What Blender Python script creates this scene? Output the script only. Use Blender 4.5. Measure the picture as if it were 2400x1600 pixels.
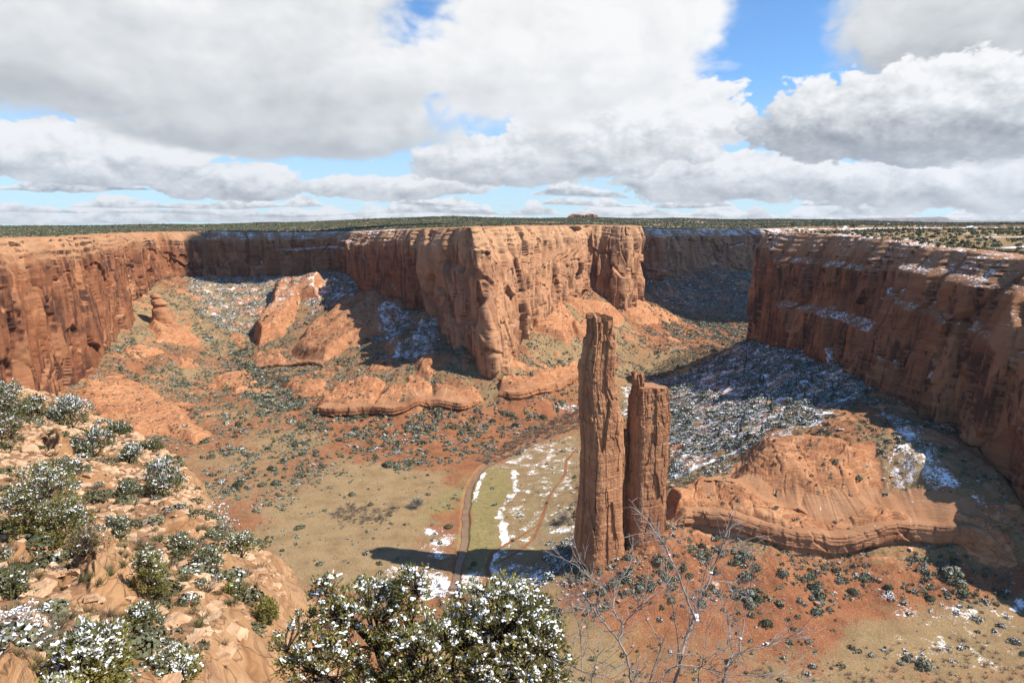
import bpy, math, random
import numpy as np
from mathutils import Vector

for _o in list(bpy.data.objects):
    bpy.data.objects.remove(_o)
SC = bpy.context.scene
COL = SC.collection
rng = np.random.default_rng(7)
random.seed(7)

# ------------------------------------------------------------------ camera
CAM_Z, PITCH, FPX = 310.0, 10.1, 1600.0          # height over the canyon floor, tilt down, focal length in 2400-px pixels
cam_d = bpy.data.cameras.new("camera")
cam_d.sensor_width = 36.0
cam_d.lens = 24.0
cam_d.clip_start, cam_d.clip_end = 0.5, 120000.0
cam = bpy.data.objects.new("camera", cam_d)
COL.objects.link(cam)
cam.location = (0, 0, CAM_Z)
cam.rotation_euler = (math.radians(90 - PITCH), 0, 0)
SC.camera = cam

# ------------------------------------------------------------------ light
SUN_EL, SUN_AZ = math.radians(49), math.radians(104)   # azimuth clockwise from the view axis
SUN = Vector((math.cos(SUN_EL) * math.sin(SUN_AZ), math.cos(SUN_EL) * math.cos(SUN_AZ), math.sin(SUN_EL)))
sl = bpy.data.lights.new("sun", 'SUN')
sl.energy, sl.angle, sl.color = 5.0, math.radians(0.5), (1.0, 0.93, 0.82)
sun = bpy.data.objects.new("sun", sl)
COL.objects.link(sun)
sun.rotation_euler = SUN.to_track_quat('Z', 'Y').to_euler()
SC.view_settings.view_transform = 'Standard'
SC.view_settings.look = 'None'
SC.view_settings.exposure = 0.72
SC.view_settings.gamma = 1.0
SC.cycles.max_bounces = 5
SC.cycles.diffuse_bounces = 3
SC.cycles.transparent_max_bounces = 8


# ------------------------------------------------------------------ node helper
class NT:
    def __init__(self, tree):
        self.t, self.n, self.l = tree, tree.nodes, tree.links

    def _in(self, sock, v):
        if v is None:
            return
        if isinstance(v, bpy.types.NodeSocket):
            self.l.new(v, sock)
        elif isinstance(v, (tuple, list)):
            if sock.type == 'RGBA' and len(v) == 3:
                v = (*v, 1)
            sock.default_value = v
        else:
            if sock.type in ('VECTOR',):
                v = (v, v, v)
            elif sock.type == 'RGBA':
                v = (v, v, v, 1)
            sock.default_value = v

    def m(self, op, a, b=None, c=None, clamp=False):
        n = self.n.new('ShaderNodeMath')
        n.operation, n.use_clamp = op, clamp
        for i, v in enumerate((a, b, c)):
            self._in(n.inputs[i], v)
        return n.outputs[0]

    def add(self, a, b): return self.m('ADD', a, b)
    def sub(self, a, b): return self.m('SUBTRACT', a, b)
    def mul(self, a, b): return self.m('MULTIPLY', a, b)
    def mad(self, a, b, c): return self.m('MULTIPLY_ADD', a, b, c)

    def vm(self, op, a, b=None):
        n = self.n.new('ShaderNodeVectorMath')
        n.operation = op
        self._in(n.inputs[0], a)
        self._in(n.inputs[1], b)
        return n.outputs[0]

    def sep(self, v):
        n = self.n.new('ShaderNodeSeparateXYZ')
        self._in(n.inputs[0], v)
        return n.outputs

    def xyz(self, x, y, z):
        n = self.n.new('ShaderNodeCombineXYZ')
        for i, v in enumerate((x, y, z)):
            self._in(n.inputs[i], v)
        return n.outputs[0]

    def noise(self, vec, scale, detail=4, rough=0.55, dist=0.0, color=False):
        n = self.n.new('ShaderNodeTexNoise')
        self._in(n.inputs['Vector'], vec)
        n.inputs['Scale'].default_value = scale
        n.inputs['Detail'].default_value = detail
        n.inputs['Roughness'].default_value = rough
        n.inputs['Distortion'].default_value = dist
        return n.outputs[1 if color else 0]

    def voro(self, vec, scale, detail=0, rough=0.5, feature='F1', out=0):
        n = self.n.new('ShaderNodeTexVoronoi')
        n.feature = feature
        self._in(n.inputs['Vector'], vec)
        n.inputs['Scale'].default_value = scale
        if 'Detail' in n.inputs:
            n.inputs['Detail'].default_value = detail
            n.inputs['Roughness'].default_value = rough
        return n.outputs[out]

    def ss(self, v, lo, hi, a=0.0, b=1.0):
        n = self.n.new('ShaderNodeMapRange')
        n.interpolation_type = 'SMOOTHSTEP'
        for i, q in enumerate((v, lo, hi, a, b)):
            self._in(n.inputs[i], q)
        return n.outputs[0]

    def lin(self, v, lo, hi, a=0.0, b=1.0):
        n = self.n.new('ShaderNodeMapRange')
        for i, q in enumerate((v, lo, hi, a, b)):
            self._in(n.inputs[i], q)
        return n.outputs[0]

    def mix(self, f, a, b, mode='MIX'):
        n = self.n.new('ShaderNodeMix')
        n.data_type, n.blend_type = 'RGBA', mode
        self._in(n.inputs[0], f)
        self._in(n.inputs[6], a)
        self._in(n.inputs[7], b)
        return n.outputs[2]

    def ramp(self, f, stops, interp='LINEAR'):
        n = self.n.new('ShaderNodeValToRGB')
        n.color_ramp.interpolation = interp
        e = n.color_ramp.elements
        while len(e) < len(stops):
            e.new(0.5)
        for el, (p, c) in zip(e, stops):
            el.position = p
            el.color = (*c, 1) if len(c) == 3 else c
        self._in(n.inputs[0], f)
        return n.outputs[0]

    def attr(self, name):
        n = self.n.new('ShaderNodeAttribute')
        n.attribute_name = name
        return n.outputs['Fac']

    def geo(self, k):
        n = self.n.new('ShaderNodeNewGeometry')
        return n.outputs[k]

    def bump(self, h, strength, dist):
        n = self.n.new('ShaderNodeBump')
        n.inputs['Strength'].default_value = strength
        n.inputs['Distance'].default_value = dist
        self._in(n.inputs['Height'], h)
        return n.outputs[0]


def new_mat(name):
    m = bpy.data.materials.new(name)
    m.use_nodes = True
    m.node_tree.nodes.clear()
    t = NT(m.node_tree)
    return m, t


def finish(m, t, col, rough=0.9, normal=None, spec=0.2, trans=None):
    b = t.n.new('ShaderNodeBsdfPrincipled')
    t._in(b.inputs['Base Color'], col)
    t._in(b.inputs['Roughness'], rough)
    b.inputs['Specular IOR Level'].default_value = spec
    if normal is not None:
        t._in(b.inputs['Normal'], normal)
    o = t.n.new('ShaderNodeOutputMaterial')
    t.l.new(b.outputs[0], o.inputs[0])
    return m
# ------------------------------------------------------------------ sky
KD = 2400.0 / 2352.0
CP, SP = math.cos(math.radians(PITCH)), math.sin(math.radians(PITCH))


def ray(du, dv):
    """direction (depth along the view axis = about 1) through a point of the photograph"""
    a = (np.asarray(du, float) * KD - 1200) / FPX
    b = (800 - np.asarray(dv, float) * KD) / FPX
    return a, CP + b * SP, -SP + b * CP


def azel(du, dv):
    x, y, z = ray(du, dv)
    return float(np.arctan2(x, y)), float(np.arctan2(z, np.hypot(x, y)))


world = bpy.data.worlds.new("World")
SC.world = world
world.use_nodes = True
world.node_tree.nodes.clear()
W = NT(world.node_tree)
world.cycles.sampling_method = 'MANUAL'
world.cycles.sample_map_resolution = 256
tc = W.n.new('ShaderNodeTexCoord').outputs['Generated']
sx, sy, sz = W.sep(tc)
az = W.m('ARCTAN2', sx, sy)
el = W.m('ARCSINE', sz)

nish = W.n.new('ShaderNodeTexSky')
nish.sky_type = 'NISHITA'
nish.sun_disc = False
nish.sun_elevation = SUN_EL
nish.sun_rotation = SUN_AZ
nish.altitude = 1800
nish.air_density, nish.dust_density, nish.ozone_density = 1.0, 0.6, 1.6
sky_rgb = nish.outputs[0]


def puff(u, v, s, zo, det=6):
    """billowy cumulus noise around 0 at one angular scale: soft mass plus rounded bumps with creases"""
    p = W.xyz(W.mul(u, s * 0.75), W.mul(v, s * 1.15), zo)
    f = W.noise(p, 1.0, det, 0.54, 0.2)
    d = W.mul(W.sub(f, 0.5), 1.5)
    for k, am in ((2.1, 0.34), (4.7, 0.17)):
        n1 = W.noise(p, k, 1.5, 0.5, 0.3)
        d = W.mad(W.sub(W.m('ABSOLUTE', W.mad(n1, 2.0, -1.0)), 0.22), am, d)
    return d


SCL = {'far': (38.0, 1.3), 'mid': (22.0, 5.1), 'big': (8.5, 9.7)}
PUF, EMB = {}, {}
for key, (s_, z_) in SCL.items():
    PUF[key] = puff(az, el, s_, z_)
    k_ = 0.26 / s_
    EMB[key] = W.sub(PUF[key], puff(W.add(az, k_ * .6), W.add(el, k_), s_, z_, 4))
SOFT = W.mul(W.sub(W.noise(W.xyz(W.mul(az, 4.0), W.mul(el, 9.0), 3.0), 1.0, 3, 0.5), 0.5), 2.0)

lumc, alp = None, None
cur = None


def over(cur, al, lum, tint=0.0):
    lum = W.m('MAXIMUM', W.m('MINIMUM', lum, 1.0), 0.2)
    col = W.ramp(lum, [(0.2, (0.165, 0.19, 0.235)), (0.5, (0.40, 0.425, 0.455)), (0.75, (0.70, 0.725, 0.74)), (1.0, (1.0, 1.0, 1.0))])
    col = W.mix(1.0, col, (CLOUD_GAIN, CLOUD_GAIN, CLOUD_GAIN), 'MULTIPLY')
    if tint:
        col = W.mix(tint, col, (CLOUD_GAIN * .74, CLOUD_GAIN * .86, CLOUD_GAIN * .96))
    return W.mix(al, cur, col)


def mass(cur, cx, cy, rx, ru, rd, key, amp, soft, top, bot, a=-0.5, b=0.5, em=0.5, holes=0.0, opac=1.0, noi=0.6):
    """one cumulus: photo centre, half width, reach up and down (display px), puff scale, edge roughness and softness, light at top and base"""
    a0, e0 = azel(cx, cy)
    k = KD / FPX
    du = W.mul(W.sub(az, a0), 1.0 / (rx * k))
    dv = W.sub(el, e0)
    up = W.mul(W.m('MAXIMUM', dv, 0.0), 1.0 / (ru * k))
    dn = W.mul(W.m('MAXIMUM', W.mul(dv, -1.0), 0.0), 1.0 / (rd * k))
    vv = W.sub(up, dn)
    r = W.m('SQRT', W.mad(du, du, W.mul(vv, vv)))
    d = W.sub(W.mad(PUF[key], amp, 1.0), r)
    al = W.mul(W.ss(d, 0.0, soft), opac)
    t = W.add(vv, W.add(W.mul(PUF[key], noi), W.mul(du, 0.12)))
    if holes:
        al = W.mul(al, W.ss(W.add(W.mad(SOFT, 0.5, PUF['mid']), d), -holes, -holes + 0.3))
    lum = W.add(W.ss(t, a, b, bot, top), W.mul(EMB[key], em))
    lum = W.add(lum, W.mul(W.ss(d, soft * 1.6, 0.0), 0.05))
    return over(cur, al, lum)


def row(cur, base, hh, key, s1, gap, zo, top, bot, em, tint):
    """a distant row of cumulus with a flat base"""
    e0 = azel(1200, base)[1]
    k = KD / FPX
    n1 = W.noise(W.xyz(W.mul(az, s1), zo, 0.0), 1.0, 2, 0.5)
    h = W.mul(W.ss(n1, gap, gap + 0.35), hh * k)
    lift = W.mul(W.sub(W.noise(W.xyz(W.mul(az, s1 * .4), zo + 4.0, 0.0), 1.0, 1, 0.5), 0.5), hh * k * 0.7)
    dv = W.sub(W.sub(el, e0), lift)
    rel = W.m('DIVIDE', dv, W.m('MAXIMUM', h, 1e-4))
    d = W.m('MINIMUM', W.add(W.sub(1.0, rel), W.mul(PUF[key], 1.1)), W.add(W.mul(rel, 3.0), W.mad(PUF[key], 0.8, 0.25)))
    al = W.ss(d, 0.0, 0.22)
    al = W.mul(al, W.ss(h, 0.0, hh * k * 0.12))
    lum = W.add(W.ss(W.add(rel, W.mul(PUF[key], 0.9)), -0.1, 0.8, bot, top), W.mul(EMB[key], em))
    return over(cur, al, lum, tint)


BG = 0.10
EXPO = 2 ** SC.view_settings.exposure
CLOUD_GAIN = 0.97 / BG / EXPO
# blue sky: Nishita, a little paler towards the horizon
blue = W.mix(1.0, sky_rgb, (0.58, 0.92, 1.18), 'MULTIPLY')
v0 = el
haze_k = W.ss(v0, 0.20, -0.01, 0.0, 0.62)
blue = W.mix(haze_k, blue, (CLOUD_GAIN * .66, CLOUD_GAIN * .83, CLOUD_GAIN * .95))
cur = blue
cur = row(cur, 510, 44, 'far', 12.0, .26, 0.3, 1.0, .72, .55, .22)
cur = row(cur, 495, 48, 'far', 10.0, .36, 2.7, 1.0, .66, .60, .12)
cur = row(cur, 476, 56, 'far', 9.0, .40, 5.2, 1.0, .60, .62, .06)
cur = row(cur, 452, 66, 'far', 7.5, .42, 8.4, 1.0, .58, .62, .03)
cur = mass(cur, 2180, 425, 420, 70, 55, 'mid', .85, .12, 1.0, .64, em=.46)
cur = mass(cur, 1690, 408, 300, 62, 58, 'mid', .75, .10, 1.0, .64, em=.46)
cur = mass(cur, 540, 425, 170, 52, 36, 'mid', .75, .10, 1.0, .62, em=.46)
cur = mass(cur, 900, 432, 240, 34, 30, 'mid', .85, .12, 1.0, .66, em=.46)
cur = mass(cur, 1220, 365, 330, 60, 62, 'mid', .65, .12, .97, .64, -.6, .4, .40)
cur = mass(cur, 210, 362, 260, 76, 58, 'mid', .75, .09, 1.0, .68, -.6, .2, .48)
cur = mass(cur, 1440, 290, 290, 110, 95, 'mid', .62, .10, 1.0, .74, -.8, .3, .42)
cur = mass(cur, 1255, 110, 430, 330, 180, 'big', .85, .30, 1.0, .88, -.7, .3, .26, holes=.78)
cur = mass(cur, 640, 290, 420, 160, 78, 'big', .50, .22, .97, .62, -.75, .8, .24, noi=.8)
cur = mass(cur, 180, 100, 880, 420, 165, 'big', .55, .22, .90, .66, -.9, .5, .40, noi=-1.0)
cur = mass(cur, 2370, 120, 330, 380, 190, 'big', .60, .22, .86, .56, -.8, .9, .30)
cur = mass(cur, 2110, 290, 340, 130, 76, 'mid', .65, .10, 1.0, .48, -.55, .95, .40)
# scattered cumulus over and behind the view
cov = W.ss(W.add(W.mad(SOFT, .5, PUF['big']), W.mul(W.m('MAXIMUM', W.ss(v0, 0.36, 0.6), W.ss(sy, 0.3, 0.0)), .50)), .86, 1.15)
sky_all = over(cur, W.mul(cov, W.ss(v0, -0.02, 0.02)), W.mad(EMB['big'], .3, .62))
bg = W.n.new('ShaderNodeBackground')
W.l.new(sky_all, bg.inputs[0])
bg.inputs[1].default_value = BG
wo = W.n.new('ShaderNodeOutputWorld')
W.l.new(bg.outputs[0], wo.inputs[0])
# ------------------------------------------------------------------ numpy noise and mesh helpers
_pr = np.random.default_rng(11)
PERM = _pr.permutation(256).astype(np.int32)
PERM = np.concatenate([PERM, PERM])
G2 = np.stack([np.cos(np.arange(256) * 2.399), np.sin(np.arange(256) * 2.399)], 1).astype(np.float32)
_g = _pr.normal(size=(256, 3))
G3 = (_g / np.linalg.norm(_g, axis=1, keepdims=True)).astype(np.float32)
CH = 400000


def _fade(t):
    return t * t * t * (t * (t * 6 - 15) + 10)


def _n2(x, y, seed):
    xi, yi = np.floor(x), np.floor(y)
    fx, fy = (x - xi).astype(np.float32), (y - yi).astype(np.float32)
    X, Y = (xi.astype(np.int64) + seed * 57) & 255, (yi.astype(np.int64) + seed * 131) & 255
    X1, Y1 = (X + 1) & 255, (Y + 1) & 255
    u, v = _fade(fx), _fade(fy)

    def gd(a, b, p, q):
        g = G2[PERM[PERM[a] + b]]
        return g[:, 0] * p + g[:, 1] * q
    n00, n10 = gd(X, Y, fx, fy), gd(X1, Y, fx - 1, fy)
    n01, n11 = gd(X, Y1, fx, fy - 1), gd(X1, Y1, fx - 1, fy - 1)
    a = n00 + u * (n10 - n00)
    b = n01 + u * (n11 - n01)
    return (a + v * (b - a)) * 1.5


def _n3(x, y, z, seed):
    xi, yi, zi = np.floor(x), np.floor(y), np.floor(z)
    fx, fy, fz = (x - xi).astype(np.float32), (y - yi).astype(np.float32), (z - zi).astype(np.float32)
    X, Y, Z = [(q.astype(np.int64) + seed * k) & 255 for q, k in ((xi, 57), (yi, 131), (zi, 17))]
    X1, Y1, Z1 = (X + 1) & 255, (Y + 1) & 255, (Z + 1) & 255
    u, v, w = _fade(fx), _fade(fy), _fade(fz)

    def gd(a, b, c, p, q, r):
        g = G3[PERM[PERM[PERM[a] + b] + c]]
        return g[:, 0] * p + g[:, 1] * q + g[:, 2] * r
    a0 = gd(X, Y, Z, fx, fy, fz)
    a0 = a0 + u * (gd(X1, Y, Z, fx - 1, fy, fz) - a0)
    a1 = gd(X, Y1, Z, fx, fy - 1, fz)
    a1 = a1 + u * (gd(X1, Y1, Z, fx - 1, fy - 1, fz) - a1)
    b0 = gd(X, Y, Z1, fx, fy, fz - 1)
    b0 = b0 + u * (gd(X1, Y, Z1, fx - 1, fy, fz - 1) - b0)
    b1 = gd(X, Y1, Z1, fx, fy - 1, fz - 1)
    b1 = b1 + u * (gd(X1, Y1, Z1, fx - 1, fy - 1, fz - 1) - b1)
    c0 = a0 + v * (a1 - a0)
    c1 = b0 + v * (b1 - b0)
    return (c0 + w * (c1 - c0)) * 1.5


def _chunk(fn, arrs, *k):
    sh = arrs[0].shape
    fl = [np.asarray(a, np.float64).ravel() for a in np.broadcast_arrays(*arrs)]
    out = np.empty(fl[0].size, np.float32)
    for i in range(0, out.size, CH):
        out[i:i + CH] = fn(*[f[i:i + CH] for f in fl], *k)
    return out.reshape(np.broadcast(*arrs).shape)


def noise2(x, y, seed=0): return _chunk(_n2, (x, y), seed)
def noise3(x, y, z, seed=0): return _chunk(_n3, (x, y, z), seed)


def fbm2(x, y, o=4, seed=0, g=0.5, ridge=False):
    s, a, t = 0, 1.0, 0
    for i in range(o):
        n = noise2(x, y, seed + i)
        if ridge:
            n = 1 - 2 * np.abs(n)
        s = s + a * n
        t += a
        a *= g
        x, y = x * 2.03, y * 2.03
    return s / t


def fbm3(x, y, z, o=4, seed=0, g=0.5):
    s, a, t = 0, 1.0, 0
    for i in range(o):
        s = s + a * noise3(x, y, z, seed + i)
        t += a
        a *= g
        x, y, z = x * 2.03, y * 2.03, z * 2.03
    return s / t


def _cells(x, y, seed, jit):
    xi, yi = np.floor(x).astype(np.int64), np.floor(y).astype(np.int64)
    f1 = np.full(x.shape, 9.0)
    f2 = np.full(x.shape, 9.0)
    idv = np.zeros(x.shape)
    for di in (-1, 0, 1):
        for dj in (-1, 0, 1):
            a, b = (xi + di + seed * 57) & 255, (yi + dj + seed * 131) & 255
            h = PERM[PERM[a] + b]
            px = xi + di + .5 + jit * (h / 255.0 - .5)
            py = yi + dj + .5 + jit * (PERM[h + 7] / 255.0 - .5)
            d = np.maximum(np.abs(px - x), np.abs(py - y) * .95) * .5 + np.hypot(px - x, py - y) * .5
            r = PERM[h + 91] / 255.0
            nf = d < f1
            f2 = np.where(nf, f1, np.minimum(f2, d))
            idv = np.where(nf, r, idv)
            f1 = np.where(nf, d, f1)
    return f2 - f1, idv


def cells(x, y, seed=0, jit=0.8):
    """blocky cells: (distance to the joint between cells, random value of the cell)"""
    sh = np.broadcast(x, y).shape
    x, y = [np.asarray(a, float).ravel() for a in np.broadcast_arrays(x, y)]
    e, r = np.empty(x.size, np.float32), np.empty(x.size, np.float32)
    for i in range(0, x.size, CH):
        e[i:i + CH], r[i:i + CH] = _cells(x[i:i + CH], y[i:i + CH], seed, jit)
    return e.reshape(sh), r.reshape(sh)


def sstep(a, b, x):
    t = np.clip((x - a) / (b - a), 0, 1)
    return t * t * (3 - 2 * t)


def lerp(a, b, t): return a + (b - a) * t


def add_mesh(name, v, f, mat, smooth=True, attrs=None, parent=None, loc=None):
    """v (n,3); f: (m,k) array or list of such arrays; ONE mesh object"""
    me = bpy.data.meshes.new(name)
    fs = f if isinstance(f, list) else [f]
    fs = [q for q in fs if len(q)]
    v = np.asarray(v, np.float32)
    me.vertices.add(len(v))
    me.vertices.foreach_set('co', v.ravel())
    nl = sum(q.size for q in fs)
    me.loops.add(nl)
    me.loops.foreach_set('vertex_index', np.concatenate([np.asarray(q, np.int32).ravel() for q in fs]))
    npoly = sum(len(q) for q in fs)
    me.polygons.add(npoly)
    tot = np.concatenate([np.full(len(q), q.shape[1], np.int32) for q in fs])
    st = np.concatenate([[0], np.cumsum(tot)[:-1]]).astype(np.int32)
    me.polygons.foreach_set('loop_start', st)
    me.polygons.foreach_set('use_smooth', np.full(npoly, smooth, bool))
    if attrs:
        for k, a in attrs.items():
            at = me.attributes.new(k, 'FLOAT', 'POINT')
            at.data.foreach_set('value', np.asarray(a, np.float32).ravel())
    me.update(calc_edges=True)
    if mat:
        me.materials.append(mat)
    o = bpy.data.objects.new(name, me)
    COL.objects.link(o)
    if parent:
        o.parent = parent
    if loc is not None:
        o.location = loc
    return o


def grid_faces(nr, nc, wrap=False):
    i = np.arange(nr - 1)[:, None] * nc
    j = np.arange(nc if wrap else nc - 1)[None, :]
    j1 = (j + 1) % nc
    return np.stack([i + j, i + j1, i + nc + j1, i + nc + j], -1).reshape(-1, 4)


def tag(o, label=None, cat=None, group=None, kind=None):
    if label: o['label'] = label
    if cat: o['category'] = cat
    if group: o['group'] = group
    if kind: o['kind'] = kind
    return o


def empty(name, loc, label, cat, group=None, rz=0.0):
    o = bpy.data.objects.new(name, None)
    COL.objects.link(o)
    o.location = loc
    o.rotation_euler = (0, 0, rz)
    return tag(o, label, cat, group)


def at_z(du, dv, z):
    """world x, y where the photo point meets height z"""
    x, y, s = ray(du, dv)
    t = (z - CAM_Z) / s
    return x * t, y * t


def at_t(du, dv, t):
    x, y, s = ray(du, dv)
    return np.array([x * t, y * t, CAM_Z + s * t])


def in_poly(px, py, poly):
    r = np.zeros(px.shape, bool)
    n = len(poly)
    for i in range(n):
        x1, y1 = poly[i]
        x2, y2 = poly[(i + 1) % n]
        if y1 == y2:
            continue
        c = ((y1 > py) != (y2 > py)) & (px < (x2 - x1) * (py - y1) / (y2 - y1) + x1)
        r ^= c
    return r


def seg_dist(px, py, pts, closed=False):
    """distance to a polyline"""
    d = np.full(px.shape, 1e12, np.float64)
    n = len(pts)
    for i in range(n if closed else n - 1):
        x1, y1 = pts[i][:2]
        x2, y2 = pts[(i + 1) % n][:2]
        vx, vy = x2 - x1, y2 - y1
        t = np.clip(((px - x1) * vx + (py - y1) * vy) / max(vx * vx + vy * vy, 1e-9), 0, 1)
        q = (px - x1 - t * vx) ** 2 + (py - y1 - t * vy) ** 2
        np.minimum(d, q, out=d)
    return np.sqrt(d)


def sdf_poly(px, py, poly):
    """positive inside"""
    d = seg_dist(px, py, poly, True)
    return np.where(in_poly(px, py, poly), d, -d)


def catmull(P, n_per):
    """P (n,k) resampled with n_per[i] samples on span i"""
    P = np.asarray(P, float)
    E = np.vstack([2 * P[0] - P[1], P, 2 * P[-1] - P[-2]])
    out = []
    for i in range(len(P) - 1):
        t = (np.arange(n_per[i]) / n_per[i])[:, None]
        p0, p1, p2, p3 = E[i], E[i + 1], E[i + 2], E[i + 3]
        c = .5 * ((2 * p1) + (-p0 + p2) * t + (2 * p0 - 5 * p1 + 4 * p2 - p3) * t ** 2 + (-p0 + 3 * p1 - 3 * p2 + p3) * t ** 3)
        li = p1 + (p2 - p1) * t
        out.append(c * .5 + li * .5)
    out.append(P[-1:])
    return np.vstack(out)
# ------------------------------------------------------------------ canyon plan: rim x, y, z; foot x, y; height of the talus at the foot
RIM = [
    (-330, 150, 285, -300, 160, 60), (-560, 480, 285, -530, 480, 60), (-655, 850, 284, -640, 850, 40), (-715, 1005, 283, -697, 1005, 45),
    (-745, 1165, 281, -726, 1161, 60), (-800, 1390, 281, -785, 1384, 95), (-850, 1470, 279, -833, 1462, 130), (-925, 1760, 278, -905, 1750, 165),
    (-850, 1900, 276, -830, 1880, 160), (-650, 1985, 272, -640, 1960, 150), (-513, 1960, 275, -505, 1930, 170), (-420, 1760, 280, -400, 1740, 165),
    (-330, 1560, 285, -315, 1530, 140), (-190, 1360, 292, -155, 1312, 135), (-98, 1188, 296, -72, 1152, 85), (-66, 1114, 297, -25, 1077, 62),
    (-16, 1232, 297, 10, 1200, 75), (55, 1420, 297, 35, 1330, 110), (150, 1560, 296, 110, 1460, 140), (190, 1720, 296, 190, 1690, 150),
    (285, 1690, 294, 275, 1655, 92), (330, 1800, 294, 325, 1790, 100), (330, 2300, 285, 345, 2290, 90), (400, 2450, 280, 420, 2420, 110),
    (530, 2430, 275, 530, 2400, 110), (560, 2700, 272, 580, 2690, 110), (820, 2900, 268, 830, 2850, 120), (1100, 2950, 270, 1100, 2900, 120),
    (1800, 3000, 275, 1800, 2950, 120), (2600, 2700, 280, 2600, 2650, 100), (2600, 2000, 285, 2580, 2020, 80), (1300, 1480, 290, 1290, 1500, 80),
    (700, 1330, 290, 690, 1350, 90), (468, 1250, 288, 452, 1262, 95), (458, 1215, 288, 442, 1205, 100), (470, 1050, 286, 446, 1040, 115),
    (468, 900, 282, 440, 890, 120), (470, 830, 278, 432, 812, 120), (478, 702, 273, 443, 690, 98), (512, 590, 266, 440, 545, 64),
    (640, 510, 240, 515, 445, 56), (800, 440, 220, 670, 360, 56), (1100, 380, 260, 960, 300, 60), (600, 20, 290, 590, 40, 60), (0, -60, 300, 0, -40, 60), (-250, 30, 290, -240, 50, 60)]
RIM = np.array(RIM, float)
rim_poly = [tuple(p) for p in RIM[:, :2]]
foot_poly = [tuple(p) for p in RIM[:, 3:5]]

# ground heights read off the photograph: x, y in the picture, height over the stream
GC = [
    (1045, 1340, 0), (1065, 1180, 0), (1105, 1075, 0), (700, 1300, 2), (640, 1150, 6), (900, 1200, 2), (800, 1080, 6), (1200, 1100, 1), (1300, 1000, 1),
    (1280, 1250, 2), (1200, 1400, 0), (1000, 1450, -2), (1500, 1560, -3), (1330, 1300, 18), (1400, 1325, 19), (1530, 1240, 42), (1560, 1200, 48),
    (1600, 1250, 32), (1650, 1350, 15), (1500, 1420, 6), (1750, 1300, 26), (1900, 1295, 20), (2300, 1300, 24), (2000, 1400, 8), (2352, 1400, 8),
    (2100, 1500, 2), (2352, 1568, 0), (1800, 1450, 5), (1700, 1560, -2), (1600, 1150, 52), (1700, 1100, 64), (1900, 1005, 98), (1900, 1180, 50), (1800, 1100, 72),
    (1700, 950, 70), (1850, 850, 100), (1600, 900, 40), (1560, 850, 20), (1700, 800, 80), (1560, 1000, 25), (1560, 1080, 38), (1480, 880, 0),
    (2100, 1050, 95), (2200, 1130, 75), (2060, 960, 110), (2100, 1200, 46), (2250, 1250, 38), (1440, 1000, 2), (1440, 900, 0),
    (1250, 850, 60), (1300, 780, 85), (1350, 700, 130), (1450, 760, 50), (1500, 790, 30), (1420, 830, 5), (1350, 850, 25), (1300, 860, 36),
    (1200, 870, 52), (1300, 930, 8), (1150, 950, 12), (1000, 960, 15), (800, 960, 15), (1000, 1010, 5), (700, 1000, 12), (600, 950, 18), (1250, 1000, 2),
    (1060, 800, 95), (950, 800, 85), (880, 880, 45), (750, 830, 55), (650, 860, 30), (600, 800, 50), (700, 720, 100), (850, 760, 95), (760, 640, 165),
    (560, 830, 30), (500, 720, 90), (520, 660, 135), (430, 740, 90), (330, 760, 95), (300, 800, 75), (450, 800, 50), (350, 870, 35), (250, 900, 38),
    (200, 950, 28), (450, 950, 20), (400, 1030, 14), (300, 1100, 10), (500, 1100, 8), (520, 880, 22), (100, 1050, 20),
    (1600, 790, 0), (1500, 850, 0), (1600, 740, 4), (1700, 740, 4), (1600, 700, 12), (1500, 700, 30), (1720, 700, 15), (1560, 660, 50), (1650, 640, 60), (1740, 630, 70)]
ctl = []
for (u_, v_, z_) in GC:
    x_, y_ = at_z(u_, v_, z_)
    ctl.append((float(x_), float(y_), z_))
for p in RIM:
    ctl.append((p[3], p[4], p[5]))
ctl += [(900, 2300, 15), (1500, 2300, 10), (2200, 2300, 10), (1000, 1900, 5), (700, 1700, 3), (-150, 330, 0), (150, 300, 0), (400, 300, 10), (-400, 500, 8), (-350, 330, 20), (700, 2350, 18)]
ctl = np.array(ctl)


def rbf_fit(P, val, reg=2.0):
    n = len(P)
    A = np.zeros((n + 3, n + 3))
    A[:n, :n] = np.hypot(P[:, None, 0] - P[None, :, 0], P[:, None, 1] - P[None, :, 1]) - np.eye(n) * reg
    Q = np.c_[np.ones(n), P[:, :2] / 1000]
    A[:n, n:] = Q
    A[n:, :n] = Q.T
    return np.linalg.solve(A, np.r_[val, 0, 0, 0])


def rbf_eval(P, c, x, y):
    sh = x.shape
    x, y = x.ravel(), y.ravel()
    out = np.empty(x.size)
    for i in range(0, x.size, CH):
        a, b = x[i:i + CH], y[i:i + CH]
        s = c[-3] + c[-2] * a / 1000 + c[-1] * b / 1000
        for k in range(len(P)):
            s = s + c[k] * np.sqrt((a - P[k, 0]) ** 2 + (b - P[k, 1]) ** 2)
        out[i:i + CH] = s
    return out.reshape(sh)


cG = rbf_fit(ctl, ctl[:, 2])


def ground0(x, y): return rbf_eval(ctl, cG, np.asarray(x, float), np.asarray(y, float))


def on_ground(du, dv, fn=ground0):
    """march the photo rays to the ground"""
    du, dv = np.atleast_1d(np.asarray(du, float)), np.atleast_1d(np.asarray(dv, float))
    x, y, s = ray(du, dv)
    y = np.broadcast_to(y, x.shape)
    s = np.broadcast_to(s, x.shape)
    t = np.full(x.shape, 330.0)
    done = np.zeros(x.shape, bool)
    for _ in range(900):
        h = fn(x * t, y * t)
        below = CAM_Z + s * t < h
        done |= below
        if done.all():
            break
        t = np.where(done, t, t * 1.0035)
    return x * t, y * t


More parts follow.
